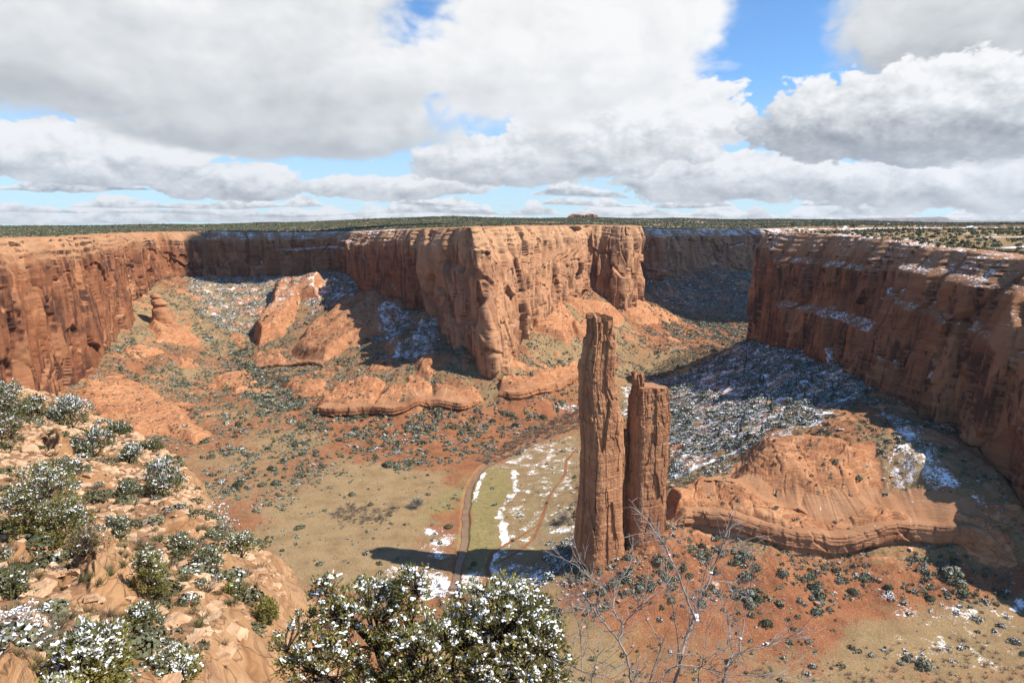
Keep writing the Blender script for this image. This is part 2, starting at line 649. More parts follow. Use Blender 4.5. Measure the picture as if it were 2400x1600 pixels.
def ground_poly(pts):
    a = np.array(pts, float)
    x, y = on_ground(a[:, 0], a[:, 1])
    return list(zip(x, y))


# slickrock: outline in the photo, height, width of the rounded edge, strength of its ledges
MOUNDS = [
    ([(170, 900), (250, 868), (330, 880), (430, 950), (480, 1000), (440, 1020), (380, 1000), (280, 1000), (200, 960)], 9, 16, .5),
    ([(345, 745), (400, 742), (465, 790), (355, 788)], 14, 14, .6),
    ([(628, 668), (745, 648), (738, 692), (690, 694), (660, 765), (595, 800), (580, 775), (615, 720)], 34, 14, .4),
    ([(665, 812), (700, 765), (780, 704), (870, 672), (965, 690), (880, 765), (800, 805), (740, 836), (690, 832)], 20, 22, .5),
    ([(570, 824), (650, 815), (655, 842), (600, 846)], 7, 9, .8),
    ([(948, 868), (958, 832), (1000, 810), (1012, 832), (990, 872)], 10, 9, .4),
    ([(875, 800), (905, 780), (930, 780), (900, 815)], 9, 7, .4),
    ([(640, 890), (740, 872), (765, 892), (700, 910)], 8, 9, .8),
    ([(720, 945), (765, 892), (870, 872), (885, 885), (850, 950), (760, 958)], 14, 10, 1.0),
    ([(840, 948), (895, 890), (985, 888), (990, 938), (960, 955)], 14, 10, 1.0),
    ([(1000, 892), (1090, 893), (1105, 922), (1050, 948), (1000, 942)], 11, 9, 1.0),
    ([(1140, 908), (1150, 875), (1240, 868), (1320, 838), (1335, 872), (1280, 902), (1200, 916)], 17, 6, 1.0),
    ([(1690, 1040), (1760, 1015), (1900, 1003), (2025, 1010), (2020, 1060), (2005, 1130), (1990, 1200), (1900, 1215), (1800, 1190), (1700, 1165), (1610, 1150), (1690, 1090)], 16, 24, .8),
    ([(1535, 1165), (1600, 1125), (1690, 1140), (1760, 1185), (1900, 1212), (2050, 1185), (2200, 1195), (2310, 1255), (2325, 1295), (2200, 1268), (2060, 1246), (1960, 1280), (1900, 1292), (1800, 1262), (1700, 1232), (1600, 1212), (1540, 1205)], 19, 8, 1.0),
    ([(1440, 660), (1500, 680), (1560, 742), (1480, 752), (1430, 722)], 14, 14, .6),
    ([(1200, 700), (1290, 700), (1330, 760), (1300, 792), (1220, 762)], 14, 14, .5),
    ([(1308, 742), (1350, 742), (1352, 792), (1320, 782)], 14, 8, .5),
    ([(1290, 690), (1350, 740), (1400, 760), (1440, 735), (1400, 700), (1340, 690)], 8, 10, .4),
    ([(300, 800), (345, 800), (380, 812), (330, 820)], 6, 6, .4), ([(400, 822), (440, 825), (450, 850), (410, 850)], 7, 8, .4),
    ([(480, 870), (560, 850), (600, 880), (540, 910)], 6, 10, .8)]
MOUNDS = [(ground_poly(p), h, w, st) for (p, h, w, st) in MOUNDS]

# plateau seen edge-on: photo x, y of its skyline or surface, at distance t
PL = [(0, 531, 2500), (0, 520, 5000), (200, 520, 5000), (350, 519, 5000), (600, 513, 5000), (850, 505, 5000), (1040, 499, 5200), (1075, 505, 5600),
      (1150, 508, 6500), (1290, 507, 7500), (1375, 500, 6200), (1560, 500, 6200), (1660, 505, 6400), (1800, 504, 6500), (1950, 507, 7000), (2352, 511, 7000),
      (600, 524, 2800), (1040, 512, 2800), (1250, 516, 2600), (1500, 516, 4000), (1700, 512, 4500), (1500, 522, 3300), (1620, 514, 4200), (2100, 520, 2500), (2352, 520, 2200), (400, 527, 2700), (200, 528, 2600)]
pl = [(float(q[0]), float(q[1]), float(q[2])) for q in (at_t(*p) for p in PL)]
for p in RIM:
    pl.append((p[0], p[1], p[2] + 1))
pl += [(620, 1100, 291), (620, 800, 289), (620, 600, 284), (800, 700, 291), (900, 1000, 293), (1200, 900, 292), (700, 500, 280), (-100, 1500, 297), (50, 1650, 298), (-300, 1900, 290), (-1200, 1200, 283), (-1100, 1700, 280)]
for a_ in np.radians(np.arange(-50, 51, 10)):
    for r_, z_ in ((9500, 240), (20000, 120), (60000, -120)):
        pl.append((r_ * math.sin(a_), r_ * math.cos(a_), z_ - (60 if a_ < -.1 else 0)))
pl = np.array(pl)


def lg(x, y):
    r = np.hypot(x, y)
    k = np.log(np.maximum(r, 50) / 50) * 300 / np.maximum(r, 1e-6)
    return x * k, y * k


plx, ply = lg(pl[:, 0], pl[:, 1])
plP = np.c_[plx, ply, pl[:, 2]]
cP = rbf_fit(plP, pl[:, 2], 1.0)


def plateau0(x, y):
    a, b = lg(np.asarray(x, float), np.asarray(y, float))
    return rbf_eval(plP, cP, a, b)


# ------------------------------------------------------------------ polar terrain grid, rows closer together near the camera
NA = 1500
azs = np.radians(np.linspace(-45.5, 45.5, NA))
rs = [345.0]
while rs[-1] < 3300:
    rs.append(rs[-1] * 1.0021)
while rs[-1] < 29000:
    rs.append(rs[-1] * (1.006 if rs[-1] < 9000 else 1.03))
rs = np.array(rs)
TX, TY = rs[:, None] * np.sin(azs)[None, :], rs[:, None] * np.cos(azs)[None, :]
d_rim = sdf_poly(TX, TY, rim_poly)          # > 0 inside the canyon
d_foot = sdf_poly(TX, TY, foot_poly)
inside = d_rim > 0
hG = np.full(TX.shape, 0.0)
sel = d_rim > -60
hG[sel] = ground0(TX[sel], TY[sel])
hp = np.full(TX.shape, 0.0)
sel2 = d_rim < 60
hp[sel2] = plateau0(TX[sel2], TY[sel2])

slopey = np.clip((hG - 4) / 22, 0.06, 1)
n_big = fbm2(TX / 70, TY / 70, 4, 3)
n_rid = fbm2(TX / 38, TY / 38, 4, 9, ridge=True)
n_fin = fbm2(TX / 7, TY / 7, 3, 21)
H = hG + slopey * (n_big * 5.5 + (n_rid - .3) * 3.4 + n_fin * 0.7)
flat = np.clip(1 - (hG - 3) / 8, 0, 1)
# gullied terraces on the low ground
H += (1 - flat) * np.clip(1 - hG / 60, 0, 1) * (np.abs(fbm2(TX / 26, TY / 26, 3, 33)) * -3.0 + .6)
rock = np.zeros(TX.shape, np.float32)
for k, (poly, hh, ww, st) in enumerate(MOUNDS):
    pa = np.array(poly)
    m = (TX > pa[:, 0].min() - 15) & (TX < pa[:, 0].max() + 15) & (TY > pa[:, 1].min() - 15) & (TY < pa[:, 1].max() + 15)
    x, y = TX[m], TY[m]
    d = sdf_poly(x, y, poly) + fbm2(x / 55, y / 55, 3, 40 + k) * 14.0 + fbm2(x / 9, y / 9, 3, 45 + k) * 1.6
    p = sstep(-2.0, ww * 1.25, d)
    add = hh * p * (1 + .25 * fbm2(x / 45, y / 45, 2, 60 + k))
    dome = hG[m] + add + n_big[m] * 2.0
    # ledges: heights gather at strata
    per = 3.4
    q = (dome + 2.5 * fbm2(x / 60, y / 60, 2, 5)) / per
    fr = q - np.floor(q)
    led = (np.floor(q) + sstep(.15, .85, fr)) * per - q * per
    dome = dome + led * st * .5 + fbm2(x / 5, y / 9, 3, 71) * .5 + fbm2(x / 34, y / 34, 3, 73) * 3.2 * sstep(ww * .3, ww * 1.5, d)
    wx, wy = 5 * noise2(x / 25, y / 25, 6), 5 * noise2(x / 25, y / 25, 7)
    e, rr = cells((x + wx) / 21, (y + wy) / 13, 11 + k)
    e2, rr2 = cells((x - wy) / 8, (y + wx) / 5.5, 19 + k)
    dome = dome + ((rr - .5) * 2.6 - (1 - sstep(0, .07, e)) * 1.6 + (rr2 - .5) * 1.0 - (1 - sstep(0, .10, e2)) * .5) * (.5 + .6 * st) * sstep(0, ww * .5, d)
    w = sstep(-2.5, 2.0, d)
    H[m] = lerp(H[m], dome, w)
    rock[m] = np.maximum(rock[m], w)

# bare rock showing through the talus in stepped patches
oz = np.clip((hG - 12) / 12, 0, 1) * (d_foot > 0) * (1 - rock)
on = fbm2(TX / 62 + .4 * n_big, TY / 46, 4, 171)
orr = sstep(.17, .29, on) * oz * np.where((TX > 120) & (TY < 1300), .55, 1.0)
q = (H + orr * 4.0 + 2.0 * n_big) / 3.0
H = H + orr * (3.2 + ((np.floor(q) + sstep(.3, .75, q - np.floor(q))) - q) * 2.6)
rock = np.maximum(rock, sstep(.3, .7, orr))

# plateau relief
pr = hp + fbm2(TX / 90, TY / 90, 4, 81) * np.clip(-d_rim / 120, .15, 1) * 3.0 + fbm2(TX / 900, TY / 900, 3, 91) * np.clip(rs[:, None] / 3000 - .6, 0, 2) * 9
near_rim = np.clip(1 + d_rim / 70, 0, 1)
q = pr / 2.6 + fbm2(TX / 40, TY / 40, 2, 15)
pr = pr + near_rim * ((np.floor(q) + sstep(.3, .7, q - np.floor(q))) - q) * 2.2
Z = np.where(d_rim > -52, np.where(d_foot > -1, H, np.where(d_rim > -8, np.minimum(H, hG) - 22, np.minimum(pr - 90, hG + 40))), pr)
plateau_m = d_rim <= -8


def mask_poly(pts, soft=12.0):
    poly = ground_poly(pts)
    pa = np.array(poly)
    out = np.zeros(TX.shape, np.float32)
    m = (TX > pa[:, 0].min() - 40) & (TX < pa[:, 0].max() + 40) & (TY > pa[:, 1].min() - 40) & (TY < pa[:, 1].max() + 40)
    out[m] = sstep(-soft, soft, sdf_poly(TX[m], TY[m], poly) + fbm2(TX[m] / 28, TY[m] / 28, 4, 14) * max(soft, 10) * 1.8)
    return out


def mask_line(pts, wid, soft):
    x, y = on_ground([p[0] for p in pts], [p[1] for p in pts])
    L = list(zip(x, y))
    out = np.zeros(TX.shape, np.float32)
    m = (TX > x.min() - 60) & (TX < x.max() + 60) & (TY > y.min() - 60) & (TY < y.max() + 60)
    d = seg_dist(TX[m], TY[m], L) + fbm2(TX[m] / 14, TY[m] / 14, 4, 19) * (wid * .5 + soft * .55)
    out[m] = 1 - sstep(wid, wid + soft, d)
    return out


soil = np.clip(.55 + .6 * fbm2(TX / 140, TY / 140, 4, 101) , 0, 1)            # 0 tan, 1 red
for pts, val, s_ in (
        ([(600, 1180), (800, 1050), (1000, 1090), (1050, 1130), (900, 1340), (700, 1350), (600, 1300)], .12, 20),
        ([(1060, 1380), (1060, 1250), (1100, 1080), (1330, 1000), (1330, 1280), (1200, 1380)], .10, 14),
        ([(1000, 1420), (1200, 1380), (1500, 1568), (900, 1568)], .2, 14),
        ([(1950, 1420), (2352, 1350), (2352, 1568), (1900, 1568)], .25, 16), ([(1420, 830), (1700, 780), (1560, 900), (1430, 950)], .15, 30),
        ([(600, 600), (300, 700), (320, 780), (460, 800), (560, 830), (700, 700), (740, 620)], .25, 30),
        ([(1050, 700), (800, 860), (1100, 890), (1110, 860)], .38, 20), ([(1160, 870), (1250, 770), (1420, 700), (1480, 780), (1340, 860)], .3, 24), ([(1430, 640), (1770, 590), (1770, 790), (1560, 790), (1450, 720)], .92, 20), ([(560, 820), (700, 700), (1000, 700), (1000, 880), (640, 900)], .46, 20),
        ([(1300, 1290), (1560, 1190), (1680, 1260), (1900, 1310), (2352, 1320), (2340, 1350), (1950, 1410), (1850, 1500), (1480, 1440), (1290, 1400)], .93, 14),
        ([(620, 900), (760, 940), (1100, 940), (1300, 920), (1300, 980), (1080, 1060), (820, 1060), (700, 960)], .95, 16),
        ([(1440, 640), (1560, 740), (1500, 760), (1420, 720)], .95, 20)):
    w = mask_poly(pts, s_)
    soil = lerp(soil, val, w * .85)
green = np.maximum.reduce([mask_poly([(1058, 1300), (1066, 1180), (1110, 1078), (1170, 1075), (1185, 1130), (1150, 1170), (1150, 1260), (1110, 1310)], 13),
                           mask_poly([(985, 1140), (1085, 1080), (1070, 1140), (1050, 1180), (960, 1200)], 14) * .7,
                           mask_poly([(620, 1200), (800, 1060), (1000, 1110), (900, 1300), (700, 1330)], 26) * .27,
                           mask_poly([(1180, 1120), (1320, 1020), (1310, 1250), (1160, 1300)], 20) * .45, mask_poly([(1960, 1430), (2352, 1400), (2352, 1568), (1900, 1568)], 20) * .34,
                           mask_poly([(1450, 1430), (1620, 1460), (1600, 1568), (1300, 1568), (1320, 1480)], 14) * .36, mask_poly([(1440, 840), (1640, 800), (1560, 870), (1440, 900)], 30) * .5])
green = green * (1 - rock)
snow = np.maximum.reduce([
    mask_poly([(1090, 1300), (1215, 1285), (1320, 1200), (1330, 1000), (1230, 1010), (1110, 1078), (1190, 1080), (1190, 1130), (1150, 1180), (1160, 1250)], 10) * .47,
    mask_line([(1180, 1080), (1187, 1130), (1150, 1170), (1155, 1215), (1163, 1260), (1120, 1290)], 1.2, 10) * .60,
    mask_line([(1112, 1078), (1098, 1120), (1090, 1150)], 1.0, 8) * .57, mask_poly([(960, 1210), (1050, 1200), (1040, 1290), (950, 1290)], 10) * .52,
    mask_poly([(860, 1295), (1000, 1310), (1230, 1285), (1300, 1340), (1200, 1362), (960, 1362), (900, 1340)], 9) * .54, mask_poly([(960, 1330), (1240, 1330), (1200, 1372), (970, 1375)], 8) * .64,
    mask_poly([(620, 1230), (860, 1130), (960, 1190), (900, 1330), (720, 1370)], 20) * .20,
    mask_poly([(1990, 1395), (2070, 1370), (2180, 1400), (2340, 1370), (2345, 1430), (2200, 1440), (2050, 1430)], 12) * .50, mask_poly([(2150, 1385), (2350, 1385), (2340, 1420), (2180, 1420)], 9) * .58, mask_poly([(2010, 1358), (2075, 1360), (2060, 1385), (2000, 1385)], 7) * .58,
    mask_poly([(1980, 1440), (2352, 1420), (2352, 1560), (2040, 1540)], 10) * .44, mask_poly([(1540, 1400), (1640, 1360), (1700, 1390), (1640, 1480), (1560, 1520)], 9) * .40, mask_poly([(2060, 1500), (2120, 1510), (2110, 1530), (2060, 1522)], 6) * .6,
    mask_poly([(1540, 870), (1700, 790), (1950, 790), (1990, 870), (1960, 920), (1850, 960), (1700, 1030), (1540, 1095), (1530, 980)], 16) * .50,
    mask_line([(1985, 872), (1940, 920), (1860, 975), (1760, 1010), (1690, 1040), (1560, 1090)], 4, 20) * .53,
    mask_poly([(2010, 930), (2060, 945), (2180, 1060), (2330, 1190), (2300, 1200), (2120, 1140), (2010, 1120), (2030, 1020)], 14) * .51,
    mask_poly([(1000, 700), (1020, 740), (1000, 830), (870, 830), (930, 780)], 12) * .50, mask_poly([(860, 715), (930, 710), (960, 735), (900, 800), (860, 790)], 10) * .5,
    mask_poly([(370, 600), (520, 620), (740, 600), (790, 640), (700, 700), (600, 770), (500, 760), (420, 660)], 20) * .44, mask_poly([(700, 650), (830, 610), (900, 680), (780, 690), (700, 740)], 14) * .47,
    mask_poly([(1440, 640), (1760, 590), (1760, 730), (1560, 720)], 16) * .42, mask_poly([(1430, 890), (1460, 860), (1590, 852), (1440, 960), (1420, 980)], 9) * .54,
    mask_poly([(1280, 925), (1330, 920), (1330, 950), (1270, 945)], 8) * .53, mask_poly([(1240, 1270), (1330, 1180), (1320, 1300), (1230, 1340)], 8) * .53,
    mask_poly([(1600, 1100), (1640, 1030), (1690, 1040), (1660, 1090)], 5) * .4, mask_poly([(1840, 1195), (1900, 1210), (1880, 1225), (1830, 1215)], 3) * .6])
snow = snow + (snow > .2) * .20 * fbm2(TX / 15, TY / 15, 4, 151)
snow = np.where(hG < 16, snow - .035, snow)
snow = np.maximum(snow, .10 * (1 - rock))
pl_snow = np.clip(.33 + .5 * fbm2(TX / 55, TY / 55, 3, 121), 0, .8)
snow = np.where(plateau_m, pl_snow * np.where(TX > 400, 1.0, .8), snow)
soil = np.where(plateau_m, .35, soil)
green = np.where(plateau_m, np.clip(.25 + .8 * fbm2(TX / 200, TY / 200, 3, 131), 0, .6), green)

wood = np.where(plateau_m, np.clip((rs[:, None] - 1500) / 4500, 0, 1) * .38 + .12 + .25 * fbm2(TX / 300, TY / 300, 3, 141), 0)

# stream bed cut into the floor
STREAM = [(1040, 1350), (1050, 1310), (1066, 1250), (1068, 1200), (1068, 1180), (1074, 1140), (1085, 1105), (1106, 1076), (1150, 1052), (1230, 1015), (1330, 975)]
sx_, sy_ = on_ground([p[0] for p in STREAM], [p[1] for p in STREAM])
sline = catmull(np.c_[sx_, sy_], [6] * (len(STREAM) - 1))
sline += np.c_[fbm2(sline[:, 0] / 18, sline[:, 1] / 18, 2, 77), fbm2(sline[:, 0] / 18, sline[:, 1] / 18, 2, 78)] * 2.0
ms = (np.abs(TX) < 260) & (TY > 480) & (TY < 1100)
ds = np.full(TX.shape, 1e3)
ds[ms] = seg_dist(TX[ms], TY[ms], sline) + fbm2(TX[ms] / 6, TY[ms] / 6, 2, 88) * .8
wet = 1 - sstep(3.4, 6.0, ds)
Z = Z - np.where(plateau_m, 0, wet * 1.7)
soil = np.where(ds < 8, lerp(soil, .62, 1 - sstep(4, 8, ds)), soil)
snow = snow * (1 - (1 - sstep(3.2, 5.0, ds)) * .95)
TRAILS = [[(1325, 1030), (1300, 1060), (1298, 1090), (1262, 1140), (1245, 1190), (1240, 1205), (1180, 1240), (1130, 1270), (1118, 1300), (1122, 1325), (1105, 1350)],
          [(1240, 1205), (1225, 1240), (1190, 1268), (1150, 1290)], [(1000, 1195), (1066, 1188)]]
for tr in TRAILS:
    w = mask_line(tr, 0.9, 1.6)
    soil = lerp(soil, .8, w)
    green = green * (1 - w)
    snow = snow * (1 - w * .9)


def hgt(x, y, arr=None):
    """height (or another grid array) at world x, y by bilinear look-up"""
    arr = Z if arr is None else arr
    r, a = np.hypot(x, y), np.arctan2(x, y)
    fi = np.interp(r, rs, np.arange(len(rs)))
    fj = np.clip((a - azs[0]) / (azs[1] - azs[0]), 0, NA - 1.001)
    i, j = np.clip(fi.astype(int), 0, len(rs) - 2), fj.astype(int)
    u, v = fi - i, fj - j
    return (arr[i, j] * (1 - u) + arr[i + 1, j] * u) * (1 - v) + (arr[i, j + 1] * (1 - u) + arr[i + 1, j + 1] * u) * v
# ------------------------------------------------------------------ materials
def sand_color(t, P, pale=0.0, red=0.0, bands=1.0):
    """layered Navajo-red sandstone; P is the position in metres"""
    x, y, z = t.sep(P)
    warp = t.noise(P, 0.012, 3, 0.5)
    zz = t.add(z, t.mul(t.sub(warp, 0.5), 26.0))
    st = t.noise(t.xyz(t.mul(x, 0.006), t.mul(y, 0.006), t.mul(zz, 0.16)), 1.0, 5, 0.62)
    fine = t.noise(t.xyz(t.mul(x, 0.02), t.mul(y, 0.02), t.mul(zz, 0.8)), 1.0, 3, 0.6)
    col = t.ramp(st, [(0.25, (0.19, 0.066, 0.031)), (0.42, (0.305, 0.118, 0.053)), (0.55, (0.375, 0.16, 0.073)), (0.68, (0.44, 0.22, 0.108)), (0.82, (0.29, 0.112, 0.05))])
    col = t.mix(t.ss(fine, .52, .66, 0, .45 * bands), col, (0.20, 0.085, 0.048))
    col = t.mix(t.ss(fine, .44, .30, 0, .35 * bands), col, (0.47, 0.26, 0.135))
    big = t.noise(P, 0.03, 4, 0.6)
    col = t.mix(t.ss(big, .42, .72, 0, .5), col, (0.43, 0.20, 0.095))
    return col, st, fine, big


def make_cliff_mat(name, varnish=.7, snowy=.3, pale=0.0, dark=(0.075, 0.036, 0.026), brown=0.0, top=True, bands=1.0):
    m, t = new_mat(name)
    P = t.geo('Position')
    N = t.sep(t.geo('Normal'))
    x, y, z = t.sep(P)
    col, st, fine, big = sand_color(t, P, bands=bands)
    if brown:
        col = t.mix(t.ss(big, .35, .65, brown * .6, brown), col, (0.165, 0.068, 0.036))
    if pale:
        col = t.mix(pale, col, (0.57, 0.36, 0.215))
    # whole joint faces differ in tone
    pan = t.sep(t.voro(t.vm('ADD', t.xyz(t.mul(x, .030), t.mul(y, .030), t.mul(z, .012)), t.vm('MULTIPLY', t.noise(P, .02, 2, .5, color=True), .9)), 1.0, out=1))
    col = t.mix(t.ss(pan[0], .55, .95, 0, .45), col, (0.50, 0.26, 0.13))
    col = t.mix(t.ss(pan[1], .55, .95, 0, .50), col, (0.15, 0.06, 0.032))
    if top:
        col = t.mix(t.mul(t.ss(t.add(z, t.mul(t.sub(big, .5), 70.0)), 225, 290), .6), col, (0.53, 0.335, 0.19))
    # desert varnish: long vertical streaks fed from the ledges
    s1 = t.noise(t.xyz(t.mul(x, .10), t.mul(y, .10), t.mul(z, .009)), 1.0, 5, 0.62)
    s2 = t.noise(P, 0.011, 3, 0.5)
    vk = t.mul(t.ss(t.add(s1, t.mul(t.sub(big, .5), .5)), .43, .60), t.ss(s2, .36, .52))
    steep = t.ss(N[2], .45, .10)
    col = t.mix(t.mul(t.mul(vk, steep), varnish), col, dark)
    s3 = t.noise(t.xyz(t.mul(x, .35), t.mul(y, .35), t.mul(z, .02)), 1.0, 3, 0.6)
    col = t.mix(t.mul(t.ss(s3, .55, .75, 0, .5), steep), col, (0.16, 0.07, 0.045))
    # soil and snow on the ledges
    col = t.mix(t.ss(N[2], .45, .8, 0, .8), col, t.ramp(big, [(.3, (.27, .13, .065)), (.7, (.41, .235, .13))]))
    col = t.mix(1.0, col, (.90, .87, .86), 'MULTIPLY')
    sn = t.noise(P, 0.35, 4, 0.65)
    sk = t.mul(t.ss(N[2], .55, .85), t.ss(t.add(sn, t.mul(t.sub(big, .5), .6)), 0.62 - .28 * snowy, 0.72 - .28 * snowy))
    col = t.mix(sk, col, (0.82, 0.84, 0.88))
    hb = t.add(t.mul(fine, 1.3), t.noise(P, 0.5, 5, 0.65))
    return finish(m, t, col, .95, t.bump(hb, .55, 1.2), .1)


def make_ground_mat():
    m, t = new_mat("canyon_ground")
    P = t.geo('Position')
    N = t.sep(t.geo('Normal'))
    rock_a, snow_a, green_a, soil_a = [t.attr(k) for k in ('rock', 'snow', 'green', 'soil')]
    n1 = t.noise(P, 0.05, 5, 0.6)
    n2 = t.noise(P, 0.55, 5, 0.7)
    n3 = t.noise(P, 0.16, 4, 0.65)
    tan = t.ramp(n1, [(.3, (0.18, 0.115, 0.056)), (.5, (0.245, 0.162, 0.083)), (.7, (0.30, 0.205, 0.112))])
    red = t.ramp(n1, [(.3, (0.15, 0.048, 0.022)), (.5, (0.235, 0.082, 0.036)), (.72, (0.28, 0.125, 0.06))])
    sk = t.ss(t.add(soil_a, t.add(t.mul(t.sub(n3, .5), .9), t.mul(t.sub(n1, .5), 1.1))), .3, .75)
    col = t.mix(sk, tan, red)
    # stones and dry brush at the grain of the ground
    col = t.mix(t.ss(n2, .58, .72, 0, .5), col, (0.42, 0.29, 0.18))
    col = t.mix(t.ss(n2, .42, .28, 0, .55), col, (0.11, 0.075, 0.042))
    gn = t.ramp(n3, [(.3, (0.125, 0.115, 0.03)), (.5, (0.20, 0.175, 0.06)), (.7, (0.28, 0.225, 0.09))])
    col = t.mix(t.ss(t.add(green_a, t.add(t.mul(t.sub(n3, .5), .9), t.mul(t.sub(n1, .5), 1.2))), .20, .90, 0, .68), col, gn)
    rc, st, fine, big = sand_color(t, P)
    rc = t.mix(t.ss(n1, .35, .7, .25, .75), rc, (0.47, 0.24, 0.118))
    rc = t.mix(t.mul(t.ss(fine, .50, .62, 0, .6), t.ss(n3, .35, .6)), rc, (0.24, 0.105, 0.058))
    X3 = t.sep(P)
    wv = t.noise(P, .022, 4, .55)
    swirl = t.noise(t.xyz(t.mul(X3[0], .02), t.mul(X3[1], .02), t.add(t.mul(X3[2], .55), t.mul(wv, 34.0))), 1.0, 3, .6)
    rc = t.mix(t.ss(swirl, .52, .60, 0, .55), rc, (0.27, 0.11, 0.055))
    rc = t.mix(t.ss(swirl, .47, .38, 0, .55), rc, (0.54, 0.32, 0.175))
    rc = t.mix(1.0, rc, (.90, .88, .88), 'MULTIPLY')
    col = t.mix(t.ss(t.add(rock_a, t.mul(t.sub(n3, .5), .3)), .4, .6), col, rc)
    wd = t.attr('wood')
    spk = t.noise(P, 1.3, 3, .75)
    col = t.mix(t.mul(t.ss(spk, .54, .66, 0, .6), t.sub(1.0, rock_a)), col, (0.46, 0.37, 0.23))
    col = t.mix(t.mul(t.ss(spk, .46, .34, 0, .65), t.sub(1.0, rock_a)), col, (0.10, 0.085, 0.045))
    wn = t.noise(P, 0.02, 6, .75)
    col = t.mix(t.ss(t.add(wn, wd), .78, 1.0, 0, .9), col, t.ramp(n1, [(.3, (.045, .055, .03)), (.7, (.085, .09, .048))]))
    sn = t.add(t.add(t.mul(n2, .62), t.mul(n3, .40)), t.mul(t.sub(n1, .52), .35))
    flat = t.ss(N[2], .35, .8)
    smask = t.mul(t.ss(t.add(sn, snow_a), .98, 1.12), flat)
    col = t.mix(smask, col, (0.83, 0.85, 0.88))
    hb = t.add(t.mul(n2, 1.2), t.add(t.mul(n3, 1.0), t.mul(fine, t.mul(rock_a, 1.5))))
    return finish(m, t, col, .95, t.bump(hb, .6, 0.9), .08)


M_GROUND = make_ground_mat()
M_LEFT = make_cliff_mat("left_cliff_rock", .95, -.6, 0, brown=.72)
M_BACK = make_cliff_mat("back_cliff_rock", .75, .35, brown=.3)
M_HEAD = make_cliff_mat("headland_rock", .7, -.1, .48)
M_FAR = make_cliff_mat("far_cliff_rock", .6, .5, .25)
M_MESA = make_cliff_mat("mesa_rock", .97, .3, brown=.6)


def make_simple(name, cols, scale=.5, rough=.9, snow=0.0, sn_scale=2.0, bump=0.0, bs=1.0, sn_lo=.35, rnd=False):
    m, t = new_mat(name)
    P = t.geo('Position')
    n = t.noise(P, scale, 3, .6)
    k = len(cols)
    col = t.ramp(n, [(.3 + .4 * i / max(k - 1, 1), c) for i, c in enumerate(cols)])
    if rnd:
        a = t.attr('rnd')
        col = t.mix(t.lin(a, 0, 1, 0, .75), col, rnd)
    if snow:
        N = t.sep(t.geo('True Normal'))
        s = t.noise(P, sn_scale, 2, .6)
        sk = t.mul(t.ss(N[2], sn_lo, sn_lo + .25), t.ss(s, .72 - .4 * snow, .78 - .4 * snow))
        col = t.mix(sk, col, (0.83, 0.85, 0.88))
    nrm = t.bump(t.noise(P, bs, 4, .6), bump, 1.0 / bs) if bump else None
    return finish(m, t, col, rough, nrm, .12)
